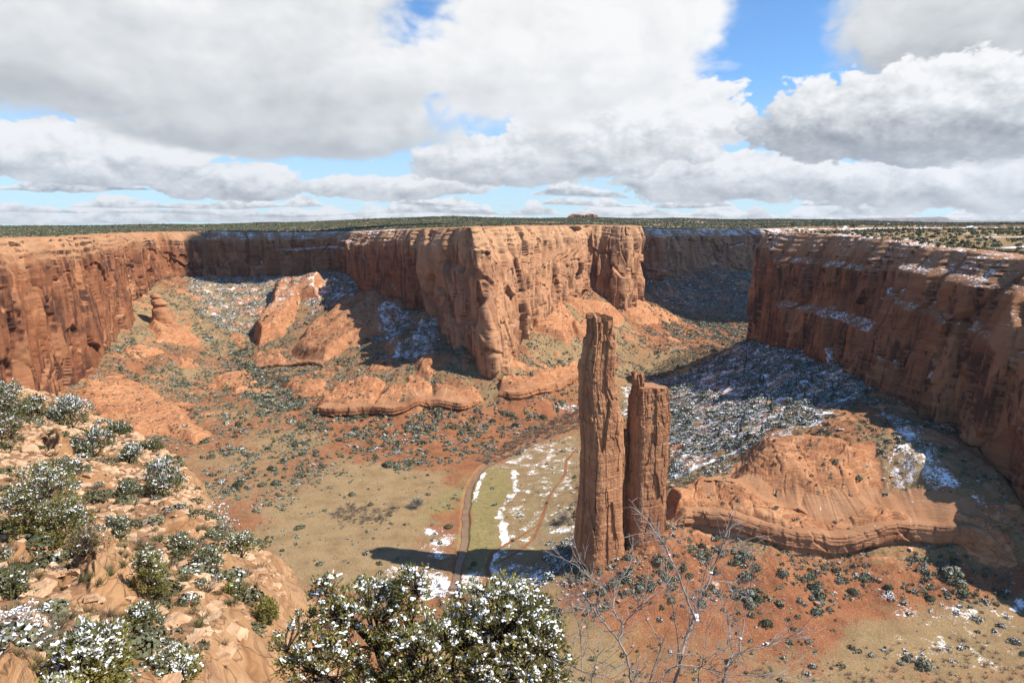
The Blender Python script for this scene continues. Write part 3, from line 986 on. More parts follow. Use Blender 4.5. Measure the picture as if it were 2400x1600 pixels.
# ------------------------------------------------------------------ overhanging ledges of the slickrock benches
def band(pts, heights, mat, label, seed, over=2.2, back=16.0, step=.9):
    """rounded ledge with a shaded undercut: pts are photo points along its foot"""
    x, y = on_ground([p[0] for p in pts], [p[1] for p in pts])
    P = np.c_[x, y, heights]
    L = np.hypot(*np.diff(P[:, :2], axis=0).T)
    S = catmull(P, np.maximum((L / step).astype(int), 2))
    tg_ = np.gradient(S[:, :2], axis=0)
    k = np.ones(15) / 15
    tg_ = np.stack([np.convolve(np.pad(tg_[:, q], 7, 'edge'), k, 'valid') for q in (0, 1)], 1)
    tg_ /= np.linalg.norm(tg_, axis=1, keepdims=True)
    n_ = np.stack([tg_[:, 1], -tg_[:, 0]], 1)
    arc = np.r_[0, np.cumsum(np.hypot(*np.diff(S[:, :2], axis=0).T))]
    end = np.clip(np.minimum(arc, arc[-1] - arc) / 14, 0, 1) ** .6
    prof = catmull(np.array([(-2.5, -.30), (-2.2, 0), (-1.3, .14), (.5, .22), (.8, .34), (.5, .55), (.75, .62), (.3, .80), (-.1, .92), (-.9, 1.0), (-2.6, 1.02), (-4.5, 1.03)], float), [4] * 12)
    z0 = hgt(S[:, 0], S[:, 1])
    rise = np.maximum(hgt(S[:, 0] - n_[:, 0] * back, S[:, 1] - n_[:, 1] * back), hgt(S[:, 0] - n_[:, 0] * back * .6, S[:, 1] - n_[:, 1] * back * .6)) - z0
    rise = np.convolve(np.pad(np.clip(rise, 1.0, None), 12, 'edge'), np.ones(25) / 25, 'valid')
    hgt_ = np.minimum(S[:, 2], rise + .3)[:, None] * end[:, None]
    kz = np.ones(21) / 21
    z0 = np.convolve(np.pad(z0, 10, 'edge'), kz, 'valid')[:, None]
    A = np.broadcast_to(arc[:, None], (len(arc), len(prof)))
    zz = np.broadcast_to(prof[None, :, 1], A.shape) * hgt_
    off = prof[None, :, 0] * over * (.35 + .65 * end[:, None]) * (1 + .5 * noise2(arc / 25, arc * 0, seed))[:, None]
    e, r = cells(A / 11 + .5 * noise2(A / 30, zz / 9, seed), zz / 30, seed)
    d = off + 5.0 * fbm2(A / 42, zz / 60, 3, seed + 1) + (r - .5) * 2.6 - (1 - sstep(0, .05, e)) * 1.4
    d = d + .5 * noise2(zz / 1.5 + .4 * noise2(A / 20, zz / 5, 3), A / 90, seed + 2) + .35 * fbm2(A / 3, zz / 2, 3, seed + 4)
    X, Y, Zb = S[:, 0:1] + n_[:, 0:1] * d, S[:, 1:2] + n_[:, 1:2] * d, z0 + zz + .5 * fbm2(A / 30, zz / 30, 2, seed + 5)
    bx, by = X[:, -1:] - n_[:, 0:1] * back, Y[:, -1:] - n_[:, 1:2] * back
    bz = hgt(bx[:, 0], by[:, 0])[:, None] - .8
    f_ = np.linspace(.12, 1, 8)[None, :]
    X = np.c_[X, X[:, -1:] + (bx - X[:, -1:]) * f_]
    Y = np.c_[Y, Y[:, -1:] + (by - Y[:, -1:]) * f_]
    Zb = np.c_[Zb, Zb[:, -1:] + (bz - Zb[:, -1:]) * f_]
    Zb[:, -8:] += .8 * fbm2(X[:, -8:] / 8, Y[:, -8:] / 8, 3, seed + 6) * np.sin(f_ * math.pi)
    o = add_mesh("rock_ledge", np.stack([X, Y, Zb], -1).reshape(-1, 3), grid_faces(X.shape[0], X.shape[1])[:, ::-1], mat, True)
    return tag(o, label, "ledge", kind="structure")


M_BENCH = make_cliff_mat("bench_rock", .35, -.2, .28)
M_REDB = make_cliff_mat("red_bench_rock", .25, -.4, .12)
band([(1535, 1212), (1600, 1216), (1700, 1236), (1800, 1266), (1900, 1294), (1960, 1284), (2060, 1252), (2130, 1258), (2200, 1272), (2330, 1298)], [14, 16, 17, 18, 20, 20, 18, 19, 20, 12], M_BENCH,
     "long layered sandstone ledge with a shaded overhang across the lower right", 51, 2.2, 30)
band([(1600, 1150), (1690, 1160), (1770, 1196), (1850, 1214), (1930, 1216), (2000, 1200), (2060, 1192), (2140, 1198), (2230, 1222)], [4, 5, 6, 6, 6, 6, 7, 7, 4], M_BENCH,
     "thin upper lip of sandstone below the big slickrock dome", 53, 1.6, 16)
band([(1142, 912), (1200, 920), (1280, 906), (1325, 878), (1345, 850)], [12, 16, 17, 15, 8], M_REDB, "low broken red ledge at the foot of the headland", 55, 1.4, 20)
band([(715, 950), (770, 962), (850, 955), (905, 958), (990, 942), (1060, 950), (1108, 925)], [12, 15, 16, 14, 15, 14, 8], M_REDB, "row of rounded red ledges below the talus left of the headland", 57, 1.7, 26)
band([(570, 848), (655, 846), (700, 838), (745, 842)], [5, 7, 7, 4], M_REDB, "small red ledge at the mouth of the left side canyon", 59, 1.4, 18)
# ------------------------------------------------------------------ the ground itself
terrain = add_mesh("terrain", np.stack([TX, TY, Z], -1).reshape(-1, 3), grid_faces(len(rs), NA), M_GROUND, True,
                   dict(rock=rock, snow=snow, green=green, soil=soil, wood=wood))
tag(terrain, "red and tan canyon floor with talus, slickrock and patches of melting snow", "ground", kind="structure")


# ------------------------------------------------------------------ cliffs
def wall(name, i0, i1, mat, step, dz, label, cap=18.0, big=6.0, block=3.0, seed=0, strata=1.6, ledge=()):
    C = RIM[i0:i1 + 1].copy()
    L = np.hypot(*np.diff(C[:, :2], axis=0).T)
    S = catmull(C, np.maximum((L / step).astype(int), 2))
    mid = (S[:, :2] + S[:, 3:5]) * .5
    tg = np.gradient(mid, axis=0)
    k = np.ones(9) / 9
    tg = np.stack([np.convolve(np.pad(tg[:, q], 4, 'edge'), k, 'valid') for q in (0, 1)], 1)
    tg /= np.linalg.norm(tg, axis=1, keepdims=True)
    nrm = np.stack([tg[:, 1], -tg[:, 0]], 1)                      # into the canyon
    arc = np.r_[0, np.cumsum(np.hypot(*np.diff(mid, axis=0).T))]
    bot = np.minimum(S[:, 5] - 30, 60)
    nt = int((S[:, 2].max() - bot.min()) / dz)
    t = np.linspace(0, 1, nt)[None, :]
    z = bot[:, None] + (S[:, 2] - bot)[:, None] * t
    g = (z - S[:, 5:6]) / np.maximum(S[:, 2:3] - S[:, 5:6], 1)    # 0 foot, 1 rim
    bat = sstep(45, 110, np.hypot(S[:, 0] - S[:, 3], S[:, 1] - S[:, 4]))[:, None]
    g2 = lerp(g, np.interp(g + .05 * noise2(arc[:, None] / 30, g * 3, seed), [-1, 0, .50, .56, .70, .74, 1.0, 1.2], [-.1, 0, .14, .20, .70, .80, 1.0, 1.0]), bat)
    px = S[:, 3:4] + (S[:, 0:1] - S[:, 3:4]) * g2
    py = S[:, 4:5] + (S[:, 1:2] - S[:, 4:5]) * g2
    A = np.broadcast_to(arc[:, None], px.shape)
    # relief
    d = big * fbm3(px / 75, py / 75, z / 150, 4, seed) * 1.6
    d = d - 4.0 * np.clip(-fbm3(px / 34, py / 34, z / 300, 2, seed + 9) - .12, 0, 1) * 3.0                  # vertical clefts
    e, r = cells(A / 38 + .6 * noise2(A / 90, z / 120, 4), z / 105 + .4 * noise2(A / 50, z / 80, 8), seed)
    d = d + block * (r - .5) * 4.0 - (1 - sstep(0, .05, e)) * block * 1.1
    e, r = cells(A / 14 + .5 * noise2(A / 60, z / 90, 4), z / 46 + .35 * noise2(A / 30, z / 50, 8), seed + 13)
    d = d + block * (r - .5) * 1.1 - (1 - sstep(0, .07, e)) * block * .22
    e2, r2 = cells(A / 6.5 + .4 * noise2(A / 20, z / 30, 5), z / 9, seed + 3)
    rough = np.clip(.45 + .9 * fbm3(px / 90, py / 90, z / 60, 2, seed + 5), .1, 1.2)
    d = d + (.8 * (r2 - .5) - (1 - sstep(0, .09, e2)) * .35) * rough
    zz = z + 10 * fbm2(A / 160, z / 80, 2, seed + 2)
    s = .8 * noise2(zz / 7.5, A / 150, seed + 1) + .5 * noise2(zz / 3.1, A / 90 + 3.5, seed + 1) + .35 * noise2(zz / 16, A / 200, seed + 6)
    up = np.clip((g - .55) / .45, 0, 1)
    # joints: deep wandering clefts, and alcoves with a sharp upper lip
    rs_ = np.random.default_rng(seed * 7 + 1)
    a0 = 12.0
    while a0 < arc[-1] - 10:
        wob = A - a0 - 7 * noise2(z / 70 + a0, z * 0 + a0, seed) - 2 * noise2(z / 17 + a0, z * 0, seed + 1)
        wd_, dp_ = rs_.uniform(1.2, 3.4), rs_.uniform(3, 9)
        zl, zh = sorted(rs_.uniform(-.1, 1.25, 2))
        if zh - zl > .3:
            d = d - dp_ * np.exp(-(wob / wd_) ** 2) * sstep(zl - .06, zl + .06, g) * (1 - sstep(zh - .05, zh + .05, g)) + 2.2 * np.tanh(wob / 3) * np.exp(-(wob / 22) ** 2)
        if rs_.random() < .45:
            ca, cz, ra, rz = a0 + rs_.uniform(10, 40), rs_.uniform(.12, .6), rs_.uniform(9, 26), rs_.uniform(.06, .16)
            el_ = ((A - ca) / ra) ** 2 + ((g - cz) / (rz * np.where(g > cz, 1.0, 2.4))) ** 2 + .3 * noise2(A / 9, z / 9, seed + 4)
            d = d - rs_.uniform(4, 9) * (1 - sstep(.75, 1.0, el_)) * np.clip(.25 + (g - cz + rz * 2.4) / (rz * 3.4), .1, 1)
        a0 += rs_.uniform(22, 70)
    strata = strata * np.clip(.7 + 1.3 * fbm2(A / 85, z / 60, 3, seed + 31), .1, 1.7)
    d = d + strata * s * (.16 + 1.1 * up + .7 * np.clip(.3 - g, 0, .3) / .3)
    # set-back layers under the rim
    cp = cap * np.clip((g - .80) / .20, 0, 1) ** 1.5
    q = cp / (cap / 4.0) + .9 * fbm2(A / 45, z / 60, 3, seed + 21)
    cp = cp * .35 + .65 * np.maximum((np.floor(q) + sstep(.55, 1, q - np.floor(q))) * cap / 4.0, 0)
    cp = cp * np.clip(1 + 1.2 * fbm2(A / 70, A * 0, 3, seed + 22), .2, 2)
    for (s0, s1, gz, dep) in ledge:                                # sloping ledges with snow and trees
        w = sstep(s0 - 25, s0, A) * (1 - sstep(s1, s1 + 25, A))
        d = d - dep * w * sstep(gz - .035, gz + .035, g)
    d = d - cp + 7
    d = d + .45 * fbm3(px / 4, py / 4, z / 4, 3, seed + 7)
    d = np.where(g < -.02, np.minimum(d, 3), d)
    X, Y = px + nrm[:, 0:1] * d, py + nrm[:, 1:2] * d
    # top: run back and down into the plateau
    ex = [X], [Y], [z]
    backs, dzs = np.array([0, 6, 14, 26, 40, 60, 80.]), np.array([0, .8, 1.5, 1.8, 1.2, -3, -12])
    bmax = np.zeros(len(S))
    live = np.ones(len(S), bool)
    for back in backs[1:]:                                         # stay well inside the rock where it narrows to a point
        live &= sdf_poly(X[:, -1] - nrm[:, 0] * back, Y[:, -1] - nrm[:, 1] * back, rim_poly) < -.5 * back + 4
        bmax = np.where(live, back, bmax)
    bmax = np.maximum(np.convolve(np.pad(bmax, 6, 'edge'), np.ones(13) / 13, 'valid'), 3)
    for back in backs[1:]:
        be = np.minimum(back, bmax)[:, None]
        dz_ = np.interp(be, backs, dzs) - 2.0 * (back > bmax)[:, None]
        ex[0].append(X[:, -1:] - nrm[:, 0:1] * be)
        ex[1].append(Y[:, -1:] - nrm[:, 1:2] * be)
        hz = z[:, -1:] + dz_ + 1.0 * noise2(arc[:, None] / 14, arc[:, None] * 0 + back, 3)
        ex[2].append(hz)
    X, Y, zf = [np.concatenate(q_, 1) for q_ in ex]
    o = add_mesh(name, np.stack([X, Y, zf], -1).reshape(-1, 3), grid_faces(X.shape[0], X.shape[1])[:, ::-1], mat, True)
    return tag(o, label, "cliff", kind="structure")


wall("cliff", 1, 8, M_LEFT, 2.0, 1.5, "tall sunlit brown cliff with dark varnish streaks along the left edge", cap=16, big=7, block=3.4, seed=1)
wall("cliff", 8, 13, M_BACK, 2.4, 1.6, "shaded red cliff with snowy ledges at the head of the left side canyon", cap=22, big=9, block=3.5, seed=2, ledge=((200, 520, .62, 11), (420, 800, .80, 9)))
wall("cliff", 13, 21, M_HEAD, 1.7, 1.3, "bright sunlit headland cliff in the middle with one shaded flank", cap=14, big=10, block=6.0, strata=1.1, seed=3, ledge=((150, 265, .66, 10), (330, 420, .78, 7)))
wall("cliff", 21, 29, M_FAR, 4.0, 2.2, "distant dark red cliff with snow dusted slopes behind the headland", cap=28, big=14, block=6.0, seed=4)
wall("cliff", 31, 42, M_MESA, 1.5, 1.2, "huge shaded mesa cliff with a snowy rim on the right", cap=15, big=8, block=3.6, seed=5, strata=2.0, ledge=((960, 1200, .77, 11), (985, 1290, .36, 15), (1310, 1600, .86, 10), (1330, 1480, .62, 5)))


def pr_at(x, y): return hgt(x, y, pr)


# muddy water of the wash
tg = np.gradient(sline, axis=0)
tg /= np.linalg.norm(tg, axis=1, keepdims=True)
nn = np.c_[-tg[:, 1], tg[:, 0]]
wv = 2.9 + .9 * noise2(np.arange(len(sline)) / 4.0, np.zeros(len(sline)), 5)
cols_ = []
for k in np.linspace(-1, 1, 5):
    q = sline + nn * (wv * k)[:, None]
    cols_.append(np.c_[q, hgt(sline[:, 0], sline[:, 1]) + .45])
m_, t_ = new_mat("muddy_water")
P_ = t_.geo('Position')
c_ = t_.ramp(t_.noise(P_, .12, 4, .6), [(.35, (.165, .10, .062)), (.65, (.25, .165, .105))])
finish(m_, t_, c_, .35, t_.bump(t_.noise(P_, .9, 3, .6), .15, .2), .5)
st_o = add_mesh("stream", np.stack(cols_, 1).reshape(-1, 3), grid_faces(len(sline), 5), m_, True)
tag(st_o, "narrow muddy brown stream running down the snowy green flat", "stream", kind="structure")

# far landmarks
def far_rock(name, rows, t0, depth, mat, label, cat, seed, jag):
    """flat topped rock on the skyline: outline rows are photo x, y of the top edge"""
    a = np.array(rows, float)
    n = 90
    xs = np.linspace(a[0, 0], a[-1, 0], n)
    ys = np.interp(xs, a[:, 0], a[:, 1])
    P = np.array([at_t(u, v, t0) for u, v in zip(xs, ys)])
    w = np.hypot(P[-1, 0] - P[0, 0], P[-1, 1] - P[0, 1])
    zb = P[:, 2].min() - w * .25
    nv, nd = 24, 16
    rowsV = []
    for j in range(nd):                      # loop round: up the front, over the top, down the back
        pass
    prof = [(-1.0, 0.0), (-.86, .30), (-.78, .42), (-.74, .75), (-.70, .93), (-.6, 1.0), (-.2, 1.0), (.2, .99), (.6, .98), (.72, .6), (.9, .2), (1.0, 0)]
    fine = catmull(np.array(prof), [5] * (len(prof) - 1))
    V = np.zeros((n, len(fine), 3))
    e = np.sin(np.linspace(0, math.pi, n)) ** .35
    for j, (dd, hh) in enumerate(fine):
        V[:, j, 0] = P[:, 0]
        V[:, j, 1] = P[:, 1] + (dd + .7) * depth * (.35 + .65 * e)
        V[:, j, 2] = zb + (P[:, 2] - zb) * hh
    nz_ = fbm3(V[..., 0] / (w * .06), V[..., 1] / (w * .06), V[..., 2] / (w * .3), 4, seed)
    V[..., 1] += nz_ * jag * 2
    V[..., 2] += noise2(V[..., 0] / (w * .03), V[..., 1] / (w * .05), seed) * jag * .25
    o = add_mesh(name, V.reshape(-1, 3), grid_faces(n, len(fine)), mat, False)
    return tag(o, label, cat)


M_BUTTE = make_cliff_mat("butte_rock", .5, .0, .0, brown=.7, top=False)
far_rock("butte", [(1290, 510), (1300, 505), (1309, 496), (1318, 491), (1325, 493), (1331, 492), (1340, 494), (1346, 496), (1349, 493), (1356, 491), (1364, 492), (1372, 494), (1375, 500), (1384, 508)], 6100, 150, M_BUTTE,
         "small jagged butte standing alone on the skyline behind the headland", "butte", 3, 16)
far_rock("mesa", [(1930, 510), (1942, 506), (1960, 505), (1975, 504), (1990, 502), (2040, 501), (2080, 501), (2130, 500), (2165, 498.5), (2180, 499), (2186, 503), (2200, 506), (2260, 507), (2352, 507), (2420, 508), (2440, 512)], 24000, 1500,
         make_simple("blue_mesa_rock", [(.16, .13, .12), (.26, .22, .20)], .002, .95), "long pale blue mesa far off on the right skyline", "mesa", 4, 60)
# ------------------------------------------------------------------ the twin rock spire
SPY = 545.0


def sil(rows, y0):
    """rows of the outline (zoomed picture y, left x, right x) to height, centre x, half width"""
    out = []
    for zy, xl, xr in rows:
        v = (700 + zy / 2.24) / KD
        ul, ur = (1200 + xl / 2.24) / KD, (1200 + xr / 2.24) / KD
        a, b, c = ray(ul, v)
        a2, _, _ = ray(ur, v)
        t = y0 / b
        out.append((CAM_Z + c * t, (a + a2) / 2 * t, (a2 - a) / 2 * t))
    return np.array(out)[::-1]


def tower(name, rows, y0, parent, mat, seed, rot, depth, zbot, tops):
    S = sil(rows, y0)
    zt = S[-1, 0]
    nth, nz = 300, int((zt - zbot) / .42)
    z = np.linspace(zbot, zt, nz)
    cx, hw = np.interp(z, S[:, 0], S[:, 1]), np.interp(z, S[:, 0], S[:, 2])
    th = np.linspace(0, 2 * math.pi, nth, endpoint=False)
    ca, sa = np.cos(th), np.sin(th)
    n = 4.2
    r0 = (np.abs(ca) ** n + np.abs(sa) ** n) ** (-1 / n)
    ex, ey = r0 * ca, r0 * sa
    cr, sr = math.cos(rot), math.sin(rot)
    ux, uy = ex * cr - ey * sr, ex * sr + ey * cr
    ux = ux / np.abs(ux).max()
    uy = uy / np.abs(uy).max()
    hd = np.interp(z, [zbot, zt], [depth * 1.05, depth * .78]) * np.interp(z, S[:, 0], S[:, 2] / S[:, 2].max()) ** .4
    X = cx[:, None] + hw[:, None] * ux[None, :]
    Y = y0 + hd[:, None] * uy[None, :]
    Zg = np.broadcast_to(z[:, None], X.shape).copy()
    per = np.cumsum(np.hypot(np.diff(np.r_[ux, ux[:1]]) * hw.mean(), np.diff(np.r_[uy, uy[:1]]) * hd.mean()))
    A = np.broadcast_to(np.r_[0, per[:-1]][None, :], X.shape)
    hgt01 = (Zg - zbot) / (zt - zbot)
    # vertical joints: tall narrow slabs, shorter blocks higher up
    warp = .35 * noise2(A / 12, Zg / 90, seed)
    e1, r1 = cells((A + warp) / 8.0, Zg / 75 + .6 * noise2(A / 12, A * 0, seed), seed, .75)
    e2, r2 = cells((A + warp) / 4.6, Zg / lerp(30, 11, hgt01), seed + 4, .7)
    e3, r3 = cells(A / 2.2, Zg / 3.4, seed + 8, .7)
    d = 3.4 * (r1 - .5) - (1 - sstep(0, .035, e1)) * 1.2
    d = d + lerp(.7, 2.0, hgt01) * (r2 - .5) - (1 - sstep(0, .06, e2)) * lerp(.15, .6, hgt01)
    d = d + (.5 * (r3 - .5) - (1 - sstep(0, .10, e3)) * .10) * np.clip(.6 + fbm2(A / 15, Zg / 30, 2, seed + 2), .1, 1.2)
    slit = noise2(A / 3.1, Zg / 48, seed + 6)
    d = d - np.clip(np.abs(slit) * -1 + .06, 0, 1) / .06 * .35 * np.clip(noise2(A / 10, Zg / 40, seed + 12) + .35, 0, 1)
    s = noise2(Zg / 3.1 + .3 * noise2(A / 10, Zg / 10, 2), Zg * 0, seed + 1)
    d = d + .18 * s + .5 * fbm3(X / 6, Y / 6, Zg / 8, 4, seed + 5) + .9 * fbm3(X / 22, Y / 22, Zg / 40, 2, seed + 3)
    nx, ny = np.gradient(Y, axis=1) * 0, None
    tx, ty = np.roll(X, -1, 1) - np.roll(X, 1, 1), np.roll(Y, -1, 1) - np.roll(Y, 1, 1)
    tl = np.hypot(tx, ty) + 1e-6
    X = X + ty / tl * (d + .1)
    Y = Y - tx / tl * (d + .1)
    # uneven crown: each corner of the tower ends at its own height
    cut = np.full(X.shape[1:], 0.0)
    lim = np.full(X.shape, zt)
    for (fx, w_, dz) in tops:
        xc = (X - cx[:, None]) / hw[:, None]
        lim = np.where(np.abs(xc - fx) < w_, np.minimum(lim, zt - dz), lim)
    over_ = Zg > lim
    Zg = np.where(over_, lim + .15 * (Zg - lim) * 0 + .4 * noise2(X / 2, Y / 2, seed), Zg)
    k = np.where(over_, np.clip(1 - (z[:, None] - lim) / np.maximum(zt - lim + .1, 1) * .0, .2, 1), 1)
    V = [np.stack([X, Y, Zg], -1).reshape(-1, 3)]
    F = [grid_faces(nz, nth, True)]
    # lid
    base, top = (nz - 1) * nth, np.stack([X[-1], Y[-1], Zg[-1]], -1)
    c = top.mean(0)
    nl = 14
    ring = [c + (top - c) * (1 - (i + 1) / (nl + 1)) + np.c_[np.zeros((nth, 2)), .8 * noise2(top[:, 0] * (1 - i / nl) / 2.5, top[:, 1] * (1 - i / nl) / 2.5, 5)] for i in range(nl)]
    off = base
    cnt = nz * nth
    for r in ring:
        V.append(r)
        i0 = np.arange(nth)
        i1 = (i0 + 1) % nth
        F.append(np.stack([off + i0, off + i1, cnt + i1, cnt + i0], -1))
        off = cnt
        cnt += nth
    V.append(c[None])
    i0 = np.arange(nth)
    F.append(np.stack([off + i0, off + (i0 + 1) % nth, np.full(nth, cnt)], -1))
    o = add_mesh(name, np.vstack(V), F, mat, False, parent=parent)
    return o


M_SPIRE = make_cliff_mat("spire_rock", .4, -.15, .25, bands=.35, dark=(0.16, 0.07, 0.04))
MAIN = [(78, 405, 480), (90, 402, 520), (180, 398, 524), (225, 386, 536), (300, 370, 535), (360, 361, 526), (470, 358, 530), (520, 357, 548), (560, 356, 556), (640, 358, 572),
        (750, 362, 575), (850, 358, 579), (1000, 350, 578), (1200, 341, 582), (1300, 331, 590), (1430, 318, 600), (1560, 312, 610)]
LESS = [(388, 634, 684), (415, 630, 690), (452, 642, 688), (456, 640, 806), (500, 628, 810), (560, 616, 818), (600, 606, 822), (700, 602, 824), (760, 598, 820), (900, 591, 812), (1100, 582, 806), (1230, 576, 800), (1420, 570, 790)]
spire = empty("rock_spire", (60, SPY, 15), "twin towered red sandstone spire rising from the canyon floor", "rock spire")
bpy.context.view_layer.update()
SADDLE = [(690, 588, 604), (760, 580, 608), (830, 575, 612), (1000, 566, 620), (1430, 550, 630)]
for nm, rows, yy, sd, rot, dep, zb, tops in (("tower", SADDLE, SPY + 20, 13, .3, 10.0, 10.0, []), ("tower", MAIN, SPY + 6, 5, .46, 21.0, 0.0, [(.75, .3, 5), (-.9, .18, 3)]), ("tower", LESS, SPY + 16, 9, .40, 17.0, 15.0, [])):
    o = tower(nm, rows, yy, spire, M_SPIRE, sd, rot, dep, zb, tops)
    o.matrix_parent_inverse = spire.matrix_world.inverted()
    if rows is SADDLE:
        o.name = "saddle"
        continue
    o['label'] = "taller tower of the spire with a broken flat crown" if rows is MAIN else "shorter tower with a knob of rock on its left corner"
# ------------------------------------------------------------------ scattered plants and stones of the canyon
def veg_mat(name, cols, snow_col=(0.80, 0.82, 0.86), sc=.8, trans=0.0):
    m, t = new_mat(name)
    P = t.geo('Position')
    a, s = t.attr('rnd'), t.attr('snw')
    n = t.noise(P, sc, 2, .6)
    f = t.add(t.mul(a, .75), t.mul(t.sub(n, .5), .8))
    k = len(cols)
    col = t.ramp(f, [(i / max(k - 1, 1), c) for i, c in enumerate(cols)])
    N = t.sep(t.geo('True Normal'))
    up = t.m('ABSOLUTE', N[2])
    n2 = t.noise(P, sc * 3.1, 1, .5)
    sk = t.mul(t.ss(up, .35, .7), t.ss(t.add(n2, s), .86, .96))
    col = t.mix(sk, col, snow_col)
    return finish(m, t, col, .85, None, .15)


M_JUN = veg_mat("juniper_foliage", [(0.055, 0.064, 0.033), (0.12, 0.125, 0.07), (0.20, 0.198, 0.13), (0.28, 0.27, 0.195)])
M_SAGE = veg_mat('sage_brush', [(0.10, 0.095, 0.055), (0.17, 0.165, 0.10), (0.25, 0.24, 0.165)])
M_PINE = veg_mat("pine_needles", [(0.022, 0.034, 0.018), (0.040, 0.055, 0.026), (0.060, 0.072, 0.035)])
M_BRUSH = veg_mat("bare_brush", [(0.13, 0.10, 0.075), (0.21, 0.165, 0.125), (0.30, 0.25, 0.19)])
M_BARK = make_simple("bark", [(0.10, 0.075, 0.055), (0.20, 0.155, 0.12)], 3.0)
M_STONE = veg_mat("talus_stone", [(0.26, 0.12, 0.065), (0.37, 0.20, 0.115), (0.46, 0.30, 0.19)], sc=.4)


def leafy(n, seed, flat=.75, q=.42, top=1.0):
    """irregular dome of n small leaf-clump faces, radius about 1, standing on z = 0"""
    r = np.random.default_rng(seed)
    lob = r.normal(size=(5, 3))
    lob /= np.linalg.norm(lob, axis=1, keepdims=True)
    lob[:, 2] = np.abs(lob[:, 2])
    V, F = [], []
    for i in range(n):
        d = r.normal(size=3)
        d /= np.linalg.norm(d)
        d[2] = abs(d[2]) * 1.0 - .1
        rad = (.62 + .38 * r.random()) * (.72 + .38 * max(0, (lob @ d).max() ** 3))
        c = d * rad * np.array([1, 1, flat * top]) + np.array([0, 0, .12])
        a = r.normal(size=3) * .6 + d
        a /= np.linalg.norm(a)
        b = np.cross(a, r.normal(size=3))
        b /= np.linalg.norm(b)
        e = np.cross(a, b)
        s = q * (.6 + .6 * r.random())
        k = len(V)
        V += [c + (b * .9) * s, c + e * s * .6, c - b * s * .8, c - e * s * .7]
        F.append((k, k + 1, k + 2, k + 3))
    return np.array(V), np.array(F)


def sticks(n, seed, h=1.0, wid=.035):
    """fan of bare twigs"""
    r = np.random.default_rng(seed)
    V, F = [], []
    for i in range(n):
        a = r.random() * 6.283
        p = np.array([math.cos(a), math.sin(a), 0]) * .35 * r.random() ** .5
        d = np.array([math.cos(a) * r.random() * .9, math.sin(a) * r.random() * .9, .5 + .7 * r.random()]) + r.normal(size=3) * .15
        L = h * (.55 + .5 * r.random())
        q = p + d * L
        s = np.cross(d, r.normal(size=3))
        s *= wid / np.linalg.norm(s)
        k = len(V)
        V += [p - s, p + s, q + s * .5, q - s * .5]
        F.append((k, k + 1, k + 2, k + 3))
    return np.array(V), np.array(F)


def conifer(seed, tiers=9, per=7):
    """pointed crown of drooping sprays, height 1"""
    r = np.random.default_rng(seed)
    V, F = [], []
    for i in range(tiers):
        f = i / (tiers - 1)
        z = .12 + .86 * f
        R = .24 * (1 - f) ** .85 + .02
        for j in range(per):
            a = 6.283 * (j + .5 * (i % 2) + .5 * r.random()) / per
            R2 = R * (.65 + .5 * r.random())
            d = np.array([math.cos(a), math.sin(a), 0])
            s = np.array([-d[1], d[0], 0]) * R2 * .42
            c = d * R2
            k = len(V)
            V += [np.array([0, 0, z + .07]), c * .6 + s + [0, 0, z + .01], c + [0, 0, z - .045 - .03 * r.random()], c * .6 - s + [0, 0, z]]
            F.append((k, k + 1, k + 2, k + 3))
    return np.array(V), np.array(F)


def stone(seed):
    r = np.random.default_rng(seed)
    V = np.array([(x, y, z) for x in (-1, 1) for y in (-1, 1) for z in (-.35, .6)], float)
    V += r.normal(size=V.shape) * .22
    V[V[:, 2] > 0] *= np.array([.8, .8, 1])
    F = np.array([(0, 1, 3, 2), (4, 6, 7, 5), (0, 4, 5, 1), (2, 3, 7, 6), (0, 2, 6, 4), (1, 5, 7, 3)])
    return V, F


def instances(name, temps, pos, sc, rot, mat, rnd, snw, label, cat, kind="stuff", smooth=False):
    V, F, A, S = [], [], [], []
    off = 0
    ch = rng.integers(0, len(temps), len(pos))
    for k, (tv, tf) in enumerate(temps):
        m = ch == k
        n = int(m.sum())
        if not n:
            continue
        c, s = np.cos(rot[m]), np.sin(rot[m])
        q = sc[m]
        if q.ndim == 1:
            q = np.repeat(q[:, None], 3, 1)
        x = tv[None, :, 0] * q[:, 0:1]
        y = tv[None, :, 1] * q[:, 1:2]
        X = x * c[:, None] - y * s[:, None] + pos[m, 0:1]
        Y = x * s[:, None] + y * c[:, None] + pos[m, 1:2]
        Zz = tv[None, :, 2] * q[:, 2:3] + pos[m, 2:3]
        V.append(np.stack([X, Y, Zz], -1).reshape(-1, 3))
        F.append((tf[None] + (np.arange(n) * len(tv))[:, None, None] + off).reshape(-1, tf.shape[1]))
        A.append(np.repeat(rnd[m], len(tv)))
        S.append(np.repeat(snw[m], len(tv)))
        off += n * len(tv)
    o = add_mesh(name, np.vstack(V), np.vstack(F), mat, smooth, dict(rnd=np.concatenate(A), snw=np.concatenate(S)))
    return tag(o, label, cat, kind=kind)


AREA = (rs[:-1] * np.diff(rs))[:, None] * (azs[1] - azs[0]) * np.ones((1, NA))
AREA = np.vstack([AREA, AREA[-1:] * 0])
frame_ok = np.abs(np.arctan2(TX, TY)) < math.radians(41.5)
ok = frame_ok & (d_foot > 4) & (rs[:, None] < 3200)
talus = np.clip((hG - 5) / 15, 0, 1) * ok * (1 - rock)
patch = np.clip(.5 + 1.7 * fbm2(TX / 38, TY / 38, 4, 201), .03, 2.2)
dens = (talus * .020 + (1 - talus) * .0022 + rock * .0010) * ok
sizeA = np.full(TX.shape, 1.35)


